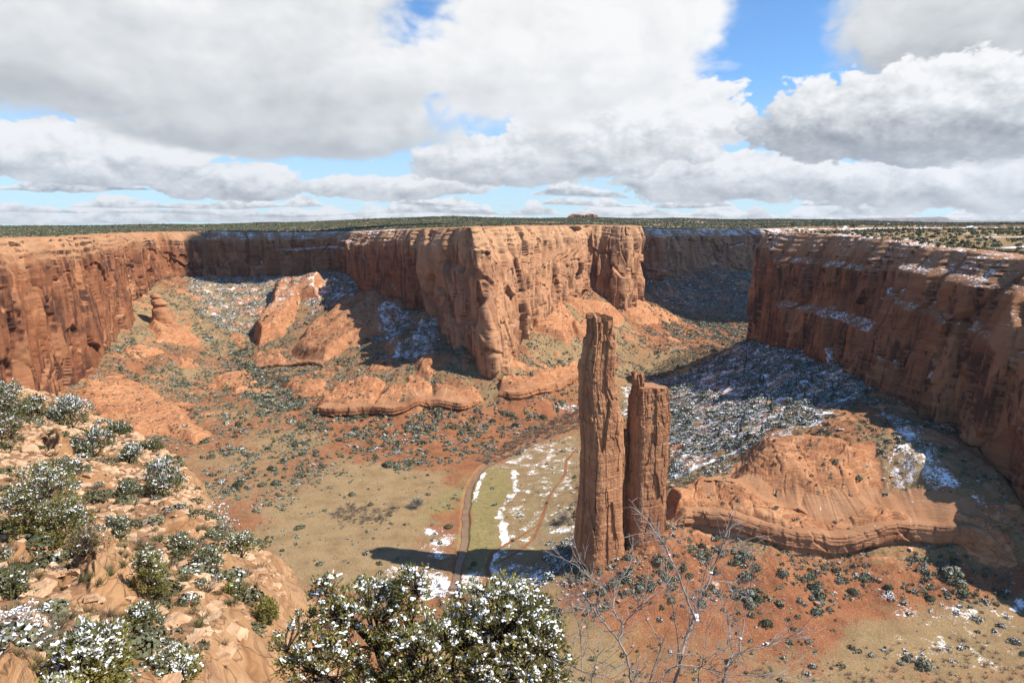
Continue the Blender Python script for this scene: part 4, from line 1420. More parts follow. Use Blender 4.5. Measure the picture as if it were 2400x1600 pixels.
def zone(pts, dn, size, soft=16):
    global dens, sizeA
    w = mask_poly(pts, soft) * ok
    dens = lerp(dens, dn * (1 - .85 * rock), w)
    sizeA = lerp(sizeA, size, w)


zone([(620, 945), (830, 950), (1090, 945), (1330, 910), (1330, 940), (1180, 1010), (1100, 1060), (900, 1090), (780, 1030), (660, 1000)], .011, 2.3)
zone([(430, 960), (560, 950), (760, 1010), (820, 1080), (560, 1180), (380, 1050)], .0085, 1.9)
zone([(470, 760), (560, 780), (650, 900), (760, 950), (720, 1000), (560, 900)], .026, 2.0)
zone([(560, 840), (660, 860), (720, 950), (640, 960)], .030, 2.2)
zone([(370, 600), (520, 620), (740, 610), (700, 700), (600, 790), (500, 800), (420, 700)], .020, 1.6)
zone([(300, 720), (360, 640), (440, 760), (480, 800), (330, 790)], .008, 1.2)
zone([(220, 780), (330, 800), (560, 870), (540, 900), (260, 860)], .022, 1.6)
zone([(1540, 870), (1700, 790), (1950, 790), (1990, 870), (1960, 920), (1850, 970), (1690, 1040), (1540, 1095), (1530, 980)], .030, 1.8)
zone([(2010, 930), (2060, 945), (2180, 1060), (2340, 1190), (2300, 1230), (2120, 1150), (2010, 1120)], .010, 1.4)
zone([(1430, 650), (1760, 600), (1760, 770), (1640, 780), (1500, 770)], .016, 2.2)
zone([(1225, 1240), (1330, 1200), (1330, 1330), (1230, 1345)], .034, 1.9, 6)
zone([(1300, 1300), (1560, 1260), (1700, 1300), (1900, 1330), (1850, 1480), (1500, 1430), (1290, 1400)], .0125, 2.3)
zone([(1540, 1215), (1680, 1235), (1700, 1330), (1560, 1330)], .015, 2.5)
zone([(1900, 1300), (2352, 1310), (2352, 1390), (2000, 1390)], .012, 2.2)
zone([(1950, 1420), (2352, 1400), (2352, 1568), (1700, 1568)], .0018, 2.2)
zone([(600, 1200), (880, 1080), (1060, 1100), (1050, 1380), (700, 1380)], .0009, 2.0)
zone([(1060, 1380), (1060, 1250), (1100, 1080), (1330, 1010), (1330, 1200), (1220, 1300)], .0005, 2.0)
zone([(1440, 840), (1640, 790), (1580, 860), (1440, 900)], .004, 2.4)
zone([(1050, 1380), (1330, 1370), (1330, 1568), (900, 1568)], .004, 2.2)
wetk = np.clip(ds / 9, 0, 1) > .9


def sample(dn, mult=1.0):
    p = (dn * AREA).ravel()
    n = int(p.sum() * mult)
    idx = rng.choice(p.size, n, p=p / p.sum())
    i, j = np.divmod(idx, NA)
    r = rs[i] + (rng.random(n)) * np.gradient(rs)[i]
    a = azs[j] + (rng.random(n) - .5) * (azs[1] - azs[0])
    return r * np.sin(a), r * np.cos(a)


x, y = sample(dens * patch * wetk, 6.4)
z = hgt(x, y)
sz = hgt(x, y, sizeA) * np.exp(rng.normal(size=len(x)) * .48) * .92
sn = np.clip(.22 + .42 * hgt(x, y, snow.astype(float)) + .09 * rng.normal(size=len(x)), 0, .50)
rd = rng.random(len(x))
dist = np.sqrt(x * x + y * y + (z - CAM_Z) ** 2)
LEAF = [leafy(24, s) for s in range(6)]
LEAFN = [leafy(54, s + 20, q=.30) for s in range(6)]
big_i = np.argsort(-(sz / dist) * (y > 0) * (np.abs(x) < .76 * dist))[:300]
mk = np.ones(len(x), bool)
mk[big_i] = False
pos = np.c_[x, y, z - .1]
near = mk & (dist < 950)
far = mk & ~near
sc3 = np.c_[sz, sz * (.8 + .4 * rng.random(len(x))), sz * (.75 + .5 * rng.random(len(x)))]
rot = rng.random(len(x)) * 6.283
instances("desert_scrub", LEAFN, pos[near], sc3[near], rot[near], M_JUN, rd[near], sn[near], "low snow dusted sage and juniper scrub dotted over the canyon floor and slopes", "scrub")
instances("distant_scrub", LEAF, pos[far], sc3[far], rot[far], M_JUN, rd[far], sn[far], "fine dark scrub covering the far slopes and side canyon", "scrub")
NOTE_N = (len(x), int(near.sum()))
# fine low sage between them
x2, y2 = sample((talus * .030 + (1 - talus) * .006 * ok) * patch * (1 - .8 * rock) * wetk * (rs[:, None] < 1500) * ok, 1.8)
n = len(x2)
s_ = .45 + .55 * rng.random(n)
instances("low_sage", [leafy(12, q + 80, q=.6) for q in range(6)], np.c_[x2, y2, hgt(x2, y2)], np.c_[s_, s_, s_ * .8], rng.random(n) * 6.28, M_SAGE, rng.random(n), np.clip(.15 + .4 * hgt(x2, y2, snow.astype(float)), 0, .45),
          "fine pale sage brush speckling the slopes and flats", "sagebrush")
# the 300 largest bushes stand as things of their own
LB = []
for k in range(6):
    v, f = leafy(230, 40 + k, q=.17)
    LB.append((v, f))
meshes = {}


def region_label(px, py, pz):
    """wording by where the bush stands in the view"""
    c = py * CP - (pz - CAM_Z) * SP
    du = (1200 + FPX * px / c) / KD
    dv = (800 - FPX * (py * SP + (pz - CAM_Z) * CP) / c) / KD
    if du > 1530 and dv < 1130:
        return "snow dusted bush on the slope between the mesa cliff and the spire", "bushes on the slope under the mesa"
    if du > 1900:
        return "round green juniper bush on the open flat in the lower right corner", "juniper bushes on the lower right flat"
    if du > 1290 and dv > 1190:
        return "dusty green juniper bush on the red slope at the foot of the spire", "juniper bushes under the spire"
    if du > 1060:
        return "small juniper bush on the pale snowy flat between stream and spire", "juniper bushes between stream and spire"
    if dv > 1090:
        return "small juniper bush on the tan grassy flat left of the stream", "juniper bushes on the tan flat"
    return "grey green juniper bush on the red ground below the central headland", "juniper bushes below the headland"


for n_, i in enumerate(big_i):
    k = int(rng.integers(0, 6))
    lv = int(rd[i] * 3.999)
    sl_ = 0 if sn[i] < .3 else (1 if sn[i] < .42 else 2)
    key = (k, lv, sl_)
    if key not in meshes:
        v, f = LB[k]
        o = add_mesh("juniper_bush", v, f, M_JUN, False, dict(rnd=np.full(len(v), .12 + .25 * lv), snw=np.full(len(v), (.20, .30, .40)[sl_])))
        meshes[key] = o
    else:
        o = meshes[key].copy()
        COL.objects.link(o)
    o.location = pos[i]
    o.rotation_euler = (0, 0, rot[i])
    o.scale = sc3[i]
    lb, gp = region_label(x[i], y[i], z[i])
    tag(o, lb, "bush", gp)

# stones
sd_ = (talus * .018 + .09 * np.exp(-((TX - 75) ** 2 + (TY - 535) ** 2) / 42 ** 2)) * np.clip(.5 + 1.3 * fbm2(TX / 30, TY / 30, 3, 221), 0, 1.6) * (rs[:, None] < 1900)
x, y = sample(sd_)
z = hgt(x, y)
n = len(x)
s_ = np.exp(rng.normal(size=n) * .5) * .62
instances("talus_rubble", [stone(q) for q in range(8)], np.c_[x, y, z], np.c_[s_ * 1.2, s_, s_ * .9], rng.random(n) * 6.28, M_STONE, rng.random(n), np.full(n, .25) + .3 * hgt(x, y, snow.astype(float)),
          "loose blocks of fallen sandstone strewn over the talus slopes", "rubble")

# bare grey brush
bd = np.maximum.reduce([mask_poly([(1105, 1062), (1180, 1008), (1335, 935), (1335, 985), (1240, 1008), (1150, 1064)], 3) * .10, mask_poly([(765, 1182), (800, 1160), (905, 1172), (900, 1200), (800, 1208)], 3) * .08,
                        mask_poly([(2080, 1505), (2352, 1470), (2352, 1568), (1850, 1568)], 12) * .035, mask_poly([(1900, 1530), (1500, 1545), (1350, 1568), (1900, 1568)], 8) * .03,
                        mask_poly([(1430, 870), (1520, 835), (1640, 795), (1560, 850), (1460, 895)], 10) * .05, mask_poly([(1010, 1350), (1090, 1345), (1090, 1400), (1000, 1400)], 5) * .08, mask_poly([(1850, 1300), (2150, 1330), (2100, 1390), (1900, 1370)], 10) * .012,
                        mask_poly([(560, 860), (640, 860), (650, 890), (580, 890)], 8) * .06]) * ok
x, y = sample(bd)
n = len(x)
z = hgt(x, y)
s_ = 1.5 + 2.3 * rng.random(n)
s_ = np.where(y < 480, s_ * .8, s_)
instances("bare_thicket", [sticks(26, q) for q in range(6)], np.c_[x, y, z], np.c_[s_, s_, s_], rng.random(n) * 6.28, M_BRUSH, rng.random(n), np.full(n, .1), "leafless grey brown willow thicket along the wash", "thicket")

# plateau woodland
wd = plateau_m * frame_ok * np.clip(.62 + 1.3 * fbm2(TX / 230, TY / 230, 4, 231), .08, 1.3) * np.clip((-d_rim - 14) / 30, .0, 1)
dn = wd * np.where(rs[:, None] < 1800, .012, np.where(rs[:, None] < 3300, .013, .0042)) * (rs[:, None] < 6500) * np.where(TX > 380, .8, 1)
x, y = sample(dn)
n = len(x)
z = pr_at(x, y) + .3
r_ = np.hypot(x, y)
s_ = (1.3 + 1.5 * rng.random(n)) * np.where(r_ > 3300, 2.3, 1.25)
hs = s_ * (1.0 + .9 * rng.random(n) ** 2)
instances("mesa_woodland", [leafy(16, q + 60, q=.5) for q in range(6)], np.c_[x, y, z - .2], np.c_[s_, s_, hs], rng.random(n) * 6.28, M_JUN, rng.random(n) * .8, np.full(n, .2), "dark pinyon and juniper woodland covering the plateau to the skyline", "woodland")
# ------------------------------------------------------------------ pines, cottonwoods, pinnacle
pine_v = [conifer(s_, 10, 8) for s_ in range(4)]
pine_me = []


def pine(x, y, h, label, group):
    k = len(pine_me) and int(rng.integers(0, 4))
    if len(pine_me) < 4:
        k = len(pine_me)
        v, f = pine_v[k]
        crown = add_mesh("crown", v, f, M_PINE, False, dict(rnd=np.full(len(v), .2 + .2 * k), snw=np.full(len(v), .28)))
        vt = np.array([(math.cos(a) * r_, math.sin(a) * r_, z_) for z_, r_ in ((-.05, .03), (.5, .015)) for a in np.arange(6) * math.pi / 3])
        trunk = add_mesh("trunk", vt, grid_faces(2, 6, True), M_BARK, True)
        pine_me.append((crown, trunk))
    else:
        crown, trunk = [o.copy() for o in pine_me[k]]
        COL.objects.link(crown)
        COL.objects.link(trunk)
    th = empty("pine_tree", (x, y, float(hgt(np.array([x]), np.array([y]))[0]) - .2), label, "pine", group, rng.random() * 6.28)
    th.scale = (h * 1.15, h * 1.15, h)
    crown.parent = th
    trunk.parent = th


for pts, n, lb, gp in (([(1700, 800), (1960, 780), (1990, 870), (1950, 930), (1700, 1030), (1600, 1060), (1640, 940)], 46, "dark pointed pine on the snowy shaded slope under the mesa", "pines on the snowy slope under the mesa"),
                       ([(610, 660), (750, 650), (800, 700), (720, 740), (640, 700)], 22, "small dark pine beside the slickrock fin in the left side canyon", "pines beside the slickrock fin"),
                       ([(480, 790), (600, 800), (680, 890), (600, 920), (520, 850)], 26, "dark green pine in the hollow at the mouth of the left side canyon", "pines in the hollow of the left canyon"),
                       ([(1780, 1160), (1800, 1160), (1800, 1172), (1780, 1172)], 1, "lone small pine standing on the bare slickrock bench", None),
                       ([(2080, 1290), (2345, 1310), (2345, 1350), (2100, 1340)], 22, "pointed young pine in the shade below the sandstone ledge on the right", "pines below the right ledge")):
    P = np.array(pts, float)
    c = 0
    while c < n:
        u, v = rng.uniform(P[:, 0].min(), P[:, 0].max()), rng.uniform(P[:, 1].min(), P[:, 1].max())
        if not in_poly(np.array([u]), np.array([v]), pts)[0]:
            continue
        x, y = on_ground(u, v)
        pine(float(x[0]), float(y[0]), rng.uniform(3.5, 6) if 'young' in lb else rng.uniform(6, 13), lb, gp)
        c += 1


def cottonwood(du, dv, rad, label, seed):
    x, y = on_ground(du, dv)
    x, y = float(x[0]), float(y[0])
    r = np.random.default_rng(seed)
    th = empty("cottonwood", (x, y, float(hgt(np.array([x]), np.array([y]))[0]) - .1), label, "bare tree")
    V, F = [], []
    off = 0
    for i in range(620):
        d = r.normal(size=3)
        d[2] = abs(d[2]) + .15
        d /= np.linalg.norm(d)
        p = np.array([0, 0, rad * .35]) + d * rad * (.15 + .35 * r.random())
        q = np.array([0, 0, rad * .35]) + (d + r.normal(size=3) * .22) * rad * (.75 + .4 * r.random()) * np.array([1, 1, .95])
        s = np.cross(q - p, r.normal(size=3))
        s *= rad * .012 / np.linalg.norm(s)
        V += [p - s, p + s, q + s * .6, q - s * .6]
        F.append((off, off + 1, off + 2, off + 3))
        off += 4
    tw = add_mesh("crown", np.array(V), np.array(F), M_PALE, False, dict(rnd=np.tile(r.random(620)[:, None], 4).ravel(), snw=np.full(len(V), .2)), parent=th)
    vt = np.array([(math.cos(a) * r_, math.sin(a) * r_, z_) for z_, r_ in ((0, rad * .06), (rad * .5, rad * .045), (rad * .9, rad * .015)) for a in np.arange(7) * 2 * math.pi / 7])
    add_mesh("trunk", vt, grid_faces(3, 7, True), M_BARK, True, parent=th)


M_PALE = veg_mat("cottonwood_twigs", [(0.20, 0.17, 0.13), (0.32, 0.28, 0.22), (0.42, 0.38, 0.31)])
cottonwood(957, 1166, 9.0, "big round bare cottonwood beside the wash left of the stream", 1)
cottonwood(1293, 1200, 7.5, "bare round cottonwood by the dirt track just left of the spire", 2)
cottonwood(1365, 1062, 8.0, "bare cottonwood on the snowy flat close behind the spire", 3)
cottonwood(1120, 1062, 5.5, "small pale bare tree at the lower end of the grey thicket", 4)
cottonwood(1640, 815, 9.0, "pale bare cottonwood far up the valley beside the mesa corner", 5)

# balanced pinnacle in the left side canyon
px_, py_ = on_ground(375, 745)
px_, py_ = float(px_[0]), float(py_[0])
pz_ = float(hgt(np.array([px_]), np.array([py_]))[0])
kk = math.hypot(px_, py_) * KD / FPX
prof = [(-4, 24, 0), (4, 22, 0), (14, 19, -2), (22, 17, -4), (28, 12, -5), (33, 15, -4), (40, 13, -7), (44, 8, -9), (48, 10, -10), (53, 7, -11), (56, 2, -11)]
prof = catmull(np.array(prof, float), [6] * (len(prof) - 1))
th_ = np.linspace(0, 2 * math.pi, 64, endpoint=False)
PV = np.zeros((len(prof), 64, 3))
PV[..., 0] = (prof[:, 2:3] + prof[:, 1:2] * np.cos(th_)) * kk
PV[..., 1] = prof[:, 1:2] * .9 * np.sin(th_) * kk
PV[..., 2] = prof[:, 0:1] * kk
dd_ = 1 + .30 * fbm3(PV[..., 0] / 14, PV[..., 1] / 14, PV[..., 2] / 20, 4, 17)
PV[..., 0] *= dd_
PV[..., 1] *= dd_
pin = add_mesh("rock_pinnacle", PV.reshape(-1, 3), [grid_faces(len(prof), 64, True), np.array([np.arange(64)[::1] + (len(prof) - 1) * 64])], M_SPIRE, True, loc=(px_, py_, pz_))
tag(pin, "squat knobbly rock pinnacle on a slickrock cone in the left side canyon", "pinnacle")


# out-of-view cumulus, added to shade the far canyon, back wall and plateau
def cloud(cx, cy, cz, rx, ry, rz, seed, label):
    r = np.random.default_rng(seed)
    B = [blob_hi(seed + q) for q in range(3)]
    V, F = [], []
    off = 0
    for i in range(26):
        a = r.random() * 6.283
        q = r.random() ** .5 * .78
        p = np.array([math.cos(a) * q * rx, math.sin(a) * q * ry, rz * (.5 * (1 - q) * r.random())])
        s = (.34 + .3 * (1 - q)) * min(rx, ry) * (.8 + .5 * r.random())
        tv, tf = B[i % 3]
        V.append(tv * np.array([s * 1.25, s, s * .55]) + p)
        F.append(tf + off)
        off += len(tv)
    m, t = M_CLOUD
    o = add_mesh("shadow_clouds", np.vstack(V), np.vstack(F), m, True, loc=(cx, cy, cz))
    return tag(o, label, "cloud", kind="stuff")


def blob_hi(seed):
    import bmesh
    bm = bmesh.new()
    bmesh.ops.create_icosphere(bm, subdivisions=4, radius=1)
    V = np.array([v.co[:] for v in bm.verts])
    F = np.array([[v.index for v in f.verts] for f in bm.faces])
    bm.free()
    n = np.abs(fbm3(V[:, 0] * 1.6, V[:, 1] * 1.6, V[:, 2] * 1.6, 4, seed))
    return V * (.85 + .7 * n[:, None]), F


_m, _t2 = new_mat("cloud_white")
finish(_m, _t2, (.9, .9, .92), 1.0, None, 0.0)
M_CLOUD = (_m, _t2)


def shade(tx, ty, tz, rx, ry, seed, label, cz=1900):  # sets an added cloud on the sun ray above the spot it darkens
    k = (cz - tz) / SUN.z
    cloud(tx + SUN.x * k, ty + SUN.y * k, cz, rx, ry, 140, seed, label)


shade(-690, 1960, 200, 300, 150, 21, "unseen cumulus added overhead to shade the head of the left side canyon")
shade(-380, 2120, 260, 190, 150, 23, "small unseen cumulus added overhead to shade the plateau behind the left canyon")
shade(760, 2520, 120, 560, 420, 22, "broad unseen cumulus added overhead to shade the far canyon and its cliffs")
shade(-1900, 4600, 280, 1500, 420, 24, "long unseen bank of cumulus added overhead to shade the wooded plateau")
# ------------------------------------------------------------------ the near rim below the camera
FG = [(0, 1568, 9), (150, 1568, 10), (300, 1568, 11), (430, 1568, 12.3), (0, 1400, 14), (200, 1400, 16.5), (380, 1400, 18.6), (480, 1400, 20.2), (0, 1250, 22),
      (200, 1250, 24.5), (400, 1250, 28), (530, 1250, 30.5), (0, 1100, 32), (200, 1100, 37), (400, 1100, 43), (0, 980, 48), (120, 1000, 50),
      (250, 1020, 52), (50, 900, 66), (120, 960, 62), (330, 1035, 53), (0, 870, 78), (-150, 900, 70), (-150, 1200, 26), (-150, 1500, 12)]
fg = [tuple(at_t(*p) - np.array([0, 0, CAM_Z])) for p in FG]
fg += [(-1.6, 8.3, -7.6), (2, 7, -6.9), (5, 5, -6.6), (0, 3, -3.2), (4, 2, -2.8), (9, 3, -5), (-5, 9, -8), (-4, 3.5, -3.4), (-6.5, 16, -10.6), (-8.0, 21, -11.4), (-12.4, 30, -13.6), (-95, 95, -16), (-70, 60, -13)]
fg = np.array(fg, float)
cF = rbf_fit(fg, fg[:, 2], .6)
LIP = [(14, 2), (9, 6.6), (4, 8.8), (0, 9.4), (-4, 9.8), (-5.6, 12), (-6.1, 16), (-6.9, 20), (-7.1, 22.6), (-8.4, 26), (-11.6, 31.6), (-15.2, 35), (-21.5, 46), (-31, 60), (-58, 80), (-90, 98), (-130, 110)]
LIP = [tuple(q) for q in catmull(np.array(LIP, float), [5] * (len(LIP) - 1))]
lip_poly = LIP + [(-200, 100), (-200, -60), (60, -60), (60, 2)]
FA = np.radians(np.linspace(-47, 52, 1250))
fr_ = [2.2]
while fr_[-1] < 112:
    fr_.append(fr_[-1] * 1.0068)
fr_ = np.array(fr_)
FX, FY = fr_[:, None] * np.sin(FA)[None, :], fr_[:, None] * np.cos(FA)[None, :]


def fg_base(x, y):
    return rbf_eval(fg, cF, np.asarray(x, float), np.asarray(y, float))


def on_fore(du, dv):
    x, y, s = ray(du, dv)
    t = 4.0
    while t < 110:
        if s * t < float(fg_base(np.array([x * t]), np.array([y * t]))[0]):
            break
        t *= 1.004
    return x * t, y * t, t


fb = fg_base(FX, FY)
sc_ = np.clip(np.hypot(FX, FY) / 20, .4, 2.2)
F_H = fb + fbm2(FX / 9, FY / 9, 4, 301) * .7 + fbm2(FX / 2.2, FY / 2.2, 4, 311) * .22
e_, r_c = cells(FX / 3.1 + .5 * noise2(FX / 4, FY / 4, 5), FY / 2.1 + .5 * noise2(FX / 4, FY / 4, 6), 3)
e2_, r2_c = cells(FX / .95, FY / .7, 8)
blk = np.clip(.22 + 1.2 * fbm2(FX / 8, FY / 8, 3, 323), 0, .8) * sstep(.5, 4.5, sdf_poly(FX, FY, lip_poly))
F_H += blk * ((r_c - .5) * .7 - (1 - sstep(0, .09, e_)) * .28 + (r2_c - .5) * .16 - (1 - sstep(0, .12, e2_)) * .07)
q = (F_H + .30 * FX + .16 * FY + .5 * fbm2(FX / 6, FY / 6, 3, 325)) / .55
F_H += blk * (np.floor(q) + sstep(.25, .6, q - np.floor(q)) - q) * .55 * .75
f_rock = np.clip(.2 + 1.1 * fbm2(FX / 6, FY / 6, 4, 331), 0, 1)
FM = [([(128, 1300), (195, 1242), (262, 1236), (312, 1290), (326, 1342), (302, 1392), (230, 1398), (150, 1384)], 1.5, 1.3, 1.1),
      ([(345, 1160), (430, 1128), (480, 1205), (440, 1236), (370, 1215)], .8, .9, .7), ([(105, 1012), (150, 1003), (180, 1050), (120, 1056)], 1.5, .7, .8),
      ([(-20, 1480), (50, 1450), (95, 1568), (-20, 1600)], .9, .6, .6), ([(270, 1455), (380, 1440), (410, 1568), (300, 1590)], .7, .9, .5),
      ([(160, 1070), (270, 1080), (250, 1120), (170, 1110)], .6, .6, .6), ([(430, 1255), (520, 1200), (590, 1230), (560, 1290), (470, 1300)], .6, 1.0, .6),
      ([(0, 1230), (110, 1235), (120, 1290), (0, 1310)], .7, .6, .9), ([(380, 1330), (520, 1330), (480, 1420), (390, 1410)], .5, 1.0, .5)]
for k, (pts, hh, ww, st) in enumerate(FM):
    poly = [on_fore(*p)[:2] for p in pts]
    pa = np.array(poly)
    m = (FX > pa[:, 0].min() - 2) & (FX < pa[:, 0].max() + 2) & (FY > pa[:, 1].min() - 2) & (FY < pa[:, 1].max() + 2)
    x, y = FX[m], FY[m]
    d = sdf_poly(x, y, poly) + fbm2(x / 1.6, y / 1.6, 3, 340 + k) * .45
    dome = fb[m] + hh * sstep(-.1, ww, d) * (.8 + .5 * sstep(0, 3, d)) + fbm2(x / 3, y / 3, 2, 8) * .2
    q = (dome + .25 * fbm2(x / 4, y / 4, 2, 351) + .12 * x) / .24
    dome = dome + (np.floor(q) + sstep(.2, .8, q - np.floor(q)) - q) * .24 * st * .8 + fbm2(x / .35, y / .5, 3, 361) * .05
    w = sstep(-.12, .12, d)
    F_H[m] = lerp(F_H[m], np.maximum(dome, F_H[m] - .4), w)
    f_rock[m] = np.maximum(f_rock[m], w)
sd = -sdf_poly(FX, FY, lip_poly) + fbm2(FX / 4, FY / 4, 4, 371) * 1.0 + fbm2(FX / .9, FY / .9, 2, 375) * .12      # > 0 over the edge
rnd_w = np.clip(np.hypot(FX, FY) / 7.5, 1.0, 4.2)
e_ = np.clip(sd + rnd_w, 0, None)
slab = sstep(-.2, 1.2, e_)
e1 = np.minimum(e_, rnd_w)
drop = .55 * e1 * e1 / rnd_w + np.clip(e_ - rnd_w, 0, None) * 3.6
F_Z = lerp(F_H, lerp(F_H, fb + .15 * fbm2(FX / 3, FY / 3, 3, 377), .8), slab) - drop
F_Z += slab * fbm2(FX / 1.6 + FY / 3, FY / 7, 4, 379) * .25
f_rock = np.maximum(f_rock, slab)
F_Z = np.maximum(F_Z, -90 - .2 * e_)


def make_fore_mat():
    m, t = new_mat("near_sandstone")
    P = t.geo('Position')
    N = t.sep(t.geo('Normal'))
    x, y, z = t.sep(P)
    r = t.attr('rock')
    w = t.noise(P, .35, 3, .5)
    lay = t.noise(t.xyz(t.mad(y, .10, t.mul(x, .25)), t.mul(y, .1), t.add(t.mul(z, 3.2), t.mul(w, 5.0))), 1.0, 5, .65)
    c = t.ramp(lay, [(.3, (.27, .135, .062)), (.45, (.40, .225, .11)), (.6, (.48, .29, .155)), (.75, (.35, .18, .085))])
    big = t.noise(P, .28, 4, .6)
    c = t.mix(t.ss(big, .5, .75, 0, .55), c, (.50, .335, .21))
    c = t.mix(t.ss(t.noise(t.xyz(t.mul(x, 1.1), t.mul(y, 1.1), t.mul(z, .1)), 1.0, 4, .6), .56, .72, 0, .55), c, (.24, .125, .075))
    fine = t.noise(P, 9.0, 5, .7)
    med = t.noise(P, 2.2, 5, .7)
    s = t.ramp(med, [(.3, (.19, .10, .052)), (.5, (.29, .165, .09)), (.7, (.39, .25, .15))])
    s = t.mix(t.ss(fine, .56, .7, 0, .6), s, (.52, .38, .25))
    s = t.mix(t.ss(fine, .44, .30, 0, .6), s, (.15, .10, .06))
    c = t.mix(t.ss(fine, .60, .75, 0, .35), c, (.56, .40, .27))
    c = t.mix(t.ss(fine, .40, .25, 0, .4), c, (.25, .14, .085))
    col = t.mix(t.ss(t.add(r, t.mul(t.sub(med, .5), .8)), .35, .65), s, c)
    ck = t.voro(t.vm('ADD', t.xyz(t.mul(x, .55), t.mul(y, .35), t.mul(z, .9)), t.vm('MULTIPLY', t.noise(P, .8, 3, .6, color=True), 1.1)), 1.0, feature='DISTANCE_TO_EDGE')
    col = t.mix(t.mul(t.ss(ck, .022, .0), t.ss(r, .3, .7, 0, .5)), col, (.09, .05, .03))
    ln = t.noise(t.xyz(t.mad(y, .12, t.mul(x, .5)), t.mul(y, .15), t.add(t.mul(z, 9.0), t.mul(w, 9.0))), 1.0, 3, .6)
    col = t.mix(t.mul(t.ss(ln, .54, .64), t.ss(r, .3, .7, 0, .5)), col, (.22, .115, .06))
    col = t.mix(1.0, col, (.80, .77, .75), 'MULTIPLY')
    hb = t.add(t.mul(fine, .5), t.add(t.mul(med, 1.0), t.add(t.mul(lay, 1.6), t.mul(t.ss(ck, .03, 0), -.8))))
    return finish(m, t, col, .95, t.bump(hb, .6, .16), .1)


near = add_mesh("rocky_ledge", np.stack([FX, FY, F_Z + CAM_Z], -1).reshape(-1, 3), grid_faces(len(fr_), len(FA)), make_fore_mat(), True, dict(rock=f_rock))
tag(near, "tan sandstone rim falling away below the viewpoint at the lower left", "rock ledge", kind="structure")


def fz(x, y):
    r, a = math.hypot(x, y), math.atan2(x, y)
    fi = min(max(np.interp(r, fr_, np.arange(len(fr_))), 0), len(fr_) - 1.01)
    fj = min(max((a - FA[0]) / (FA[1] - FA[0]), 0), len(FA) - 1.01)
    i, j = int(fi), int(fj)
    u, v = fi - i, fj - j
    return CAM_Z + (F_Z[i, j] * (1 - u) + F_Z[i + 1, j] * u) * (1 - v) + (F_Z[i, j + 1] * (1 - u) + F_Z[i + 1, j + 1] * u) * v


# ------------------------------------------------------------------ near plants
def near_leaf(name, cols):
    m, t = new_mat(name)
    a = t.attr('rnd')
    n = t.noise(t.geo('Position'), 1.4, 2, .5)
    k = len(cols)
    col = t.ramp(t.add(t.mul(a, .7), t.mul(t.sub(n, .38), .9)), [(i / (k - 1), c) for i, c in enumerate(cols)])
    col = t.mix(t.ss(a, 1.5, 1.6), col, (.80, .82, .86))
    b = t.n.new('ShaderNodeBsdfPrincipled')
    t._in(b.inputs['Base Color'], col)
    b.inputs['Roughness'].default_value = .7
    b.inputs['Specular IOR Level'].default_value = .25
    tr = t.n.new('ShaderNodeBsdfTranslucent')
    t._in(tr.inputs[0], col)
    mx = t.n.new('ShaderNodeMixShader')
    mx.inputs[0].default_value = .25
    t.l.new(b.outputs[0], mx.inputs[1])
    t.l.new(tr.outputs[0], mx.inputs[2])
    o = t.n.new('ShaderNodeOutputMaterial')
    t.l.new(mx.outputs[0], o.inputs[0])
    return m


M_NEARJ = near_leaf("near_juniper_leaf", [(.065, .068, .02), (.16, .155, .04), (.27, .24, .065), (.37, .31, .11)])
M_DARKJ = near_leaf("dark_juniper_leaf", [(.05, .058, .022), (.115, .12, .045), (.19, .185, .085), (.27, .255, .14)])
M_OLIVE = near_leaf("dry_brush_leaf", [(.10, .08, .04), (.19, .15, .075), (.30, .24, .13)])
M_TWIG = make_simple("grey_twig", [(.20, .17, .15), (.33, .29, .26)], 6.0)
M_DBARK = make_simple("juniper_bark", [(.035, .026, .02), (.09, .065, .05)], 8.0)
_ms, _t = new_mat("snow")
M_SNOW = finish(_ms, _t, (.86, .88, .91), .6, _t.bump(_t.noise(_t.geo('Position'), 25.0, 3, .6), .25, .02), .3)


def tubes(paths, sides=5):
    """paths: list of (points (n,3), radii (n,)) to one mesh"""
    V, F = [], []
    off = 0
    for P, R in paths:
        P = np.asarray(P, float)
        n = len(P)
        T = np.gradient(P, axis=0)
        T /= np.linalg.norm(T, axis=1, keepdims=True) + 1e-9
        up = np.where(np.abs(T[:, 2:3]) > .9, np.array([[1., 0, 0]]), np.array([[0, 0, 1.]]))
        A = np.cross(T, up)
        A /= np.linalg.norm(A, axis=1, keepdims=True) + 1e-9
        B = np.cross(T, A)
        th = np.arange(sides) * 2 * math.pi / sides
        ring = P[:, None, :] + R[:, None, None] * (np.cos(th)[None, :, None] * A[:, None, :] + np.sin(th)[None, :, None] * B[:, None, :])
        V.append(ring.reshape(-1, 3))
        F.append(grid_faces(n, sides, True) + off)
        off += n * sides
    return np.vstack(V), np.vstack(F)


def wig(a, b, n, j, r):
    t = np.linspace(0, 1, n)[:, None]
    L = np.linalg.norm(b - a)
    m = r.normal(size=3) * j * L
    return a + (b - a) * t + m * (t * (1 - t) * 4) + np.r_[np.zeros((1, 3)), r.normal(size=(n - 2, 3)) * j * L * .25, np.zeros((1, 3))]


def blob(seed):
    r = np.random.default_rng(seed)
    import bmesh
    bm = bmesh.new()
    bmesh.ops.create_icosphere(bm, subdivisions=2, radius=1)
    V = np.array([v.co[:] for v in bm.verts])
    F = np.array([[v.index for v in f.verts] for f in bm.faces])
    bm.free()
    ph = r.random(3) * 9
    V = V * (1 + .55 * noise3(V[:, 0] * 1.3 + ph[0], V[:, 1] * 1.3 + ph[1], V[:, 2] * 1.3 + ph[2], seed)[:, None])
    V[:, 2] = np.where(V[:, 2] < 0, V[:, 2] * .45, V[:, 2] * .75)
    return V, F


BLOBS = [blob(q) for q in range(8)]


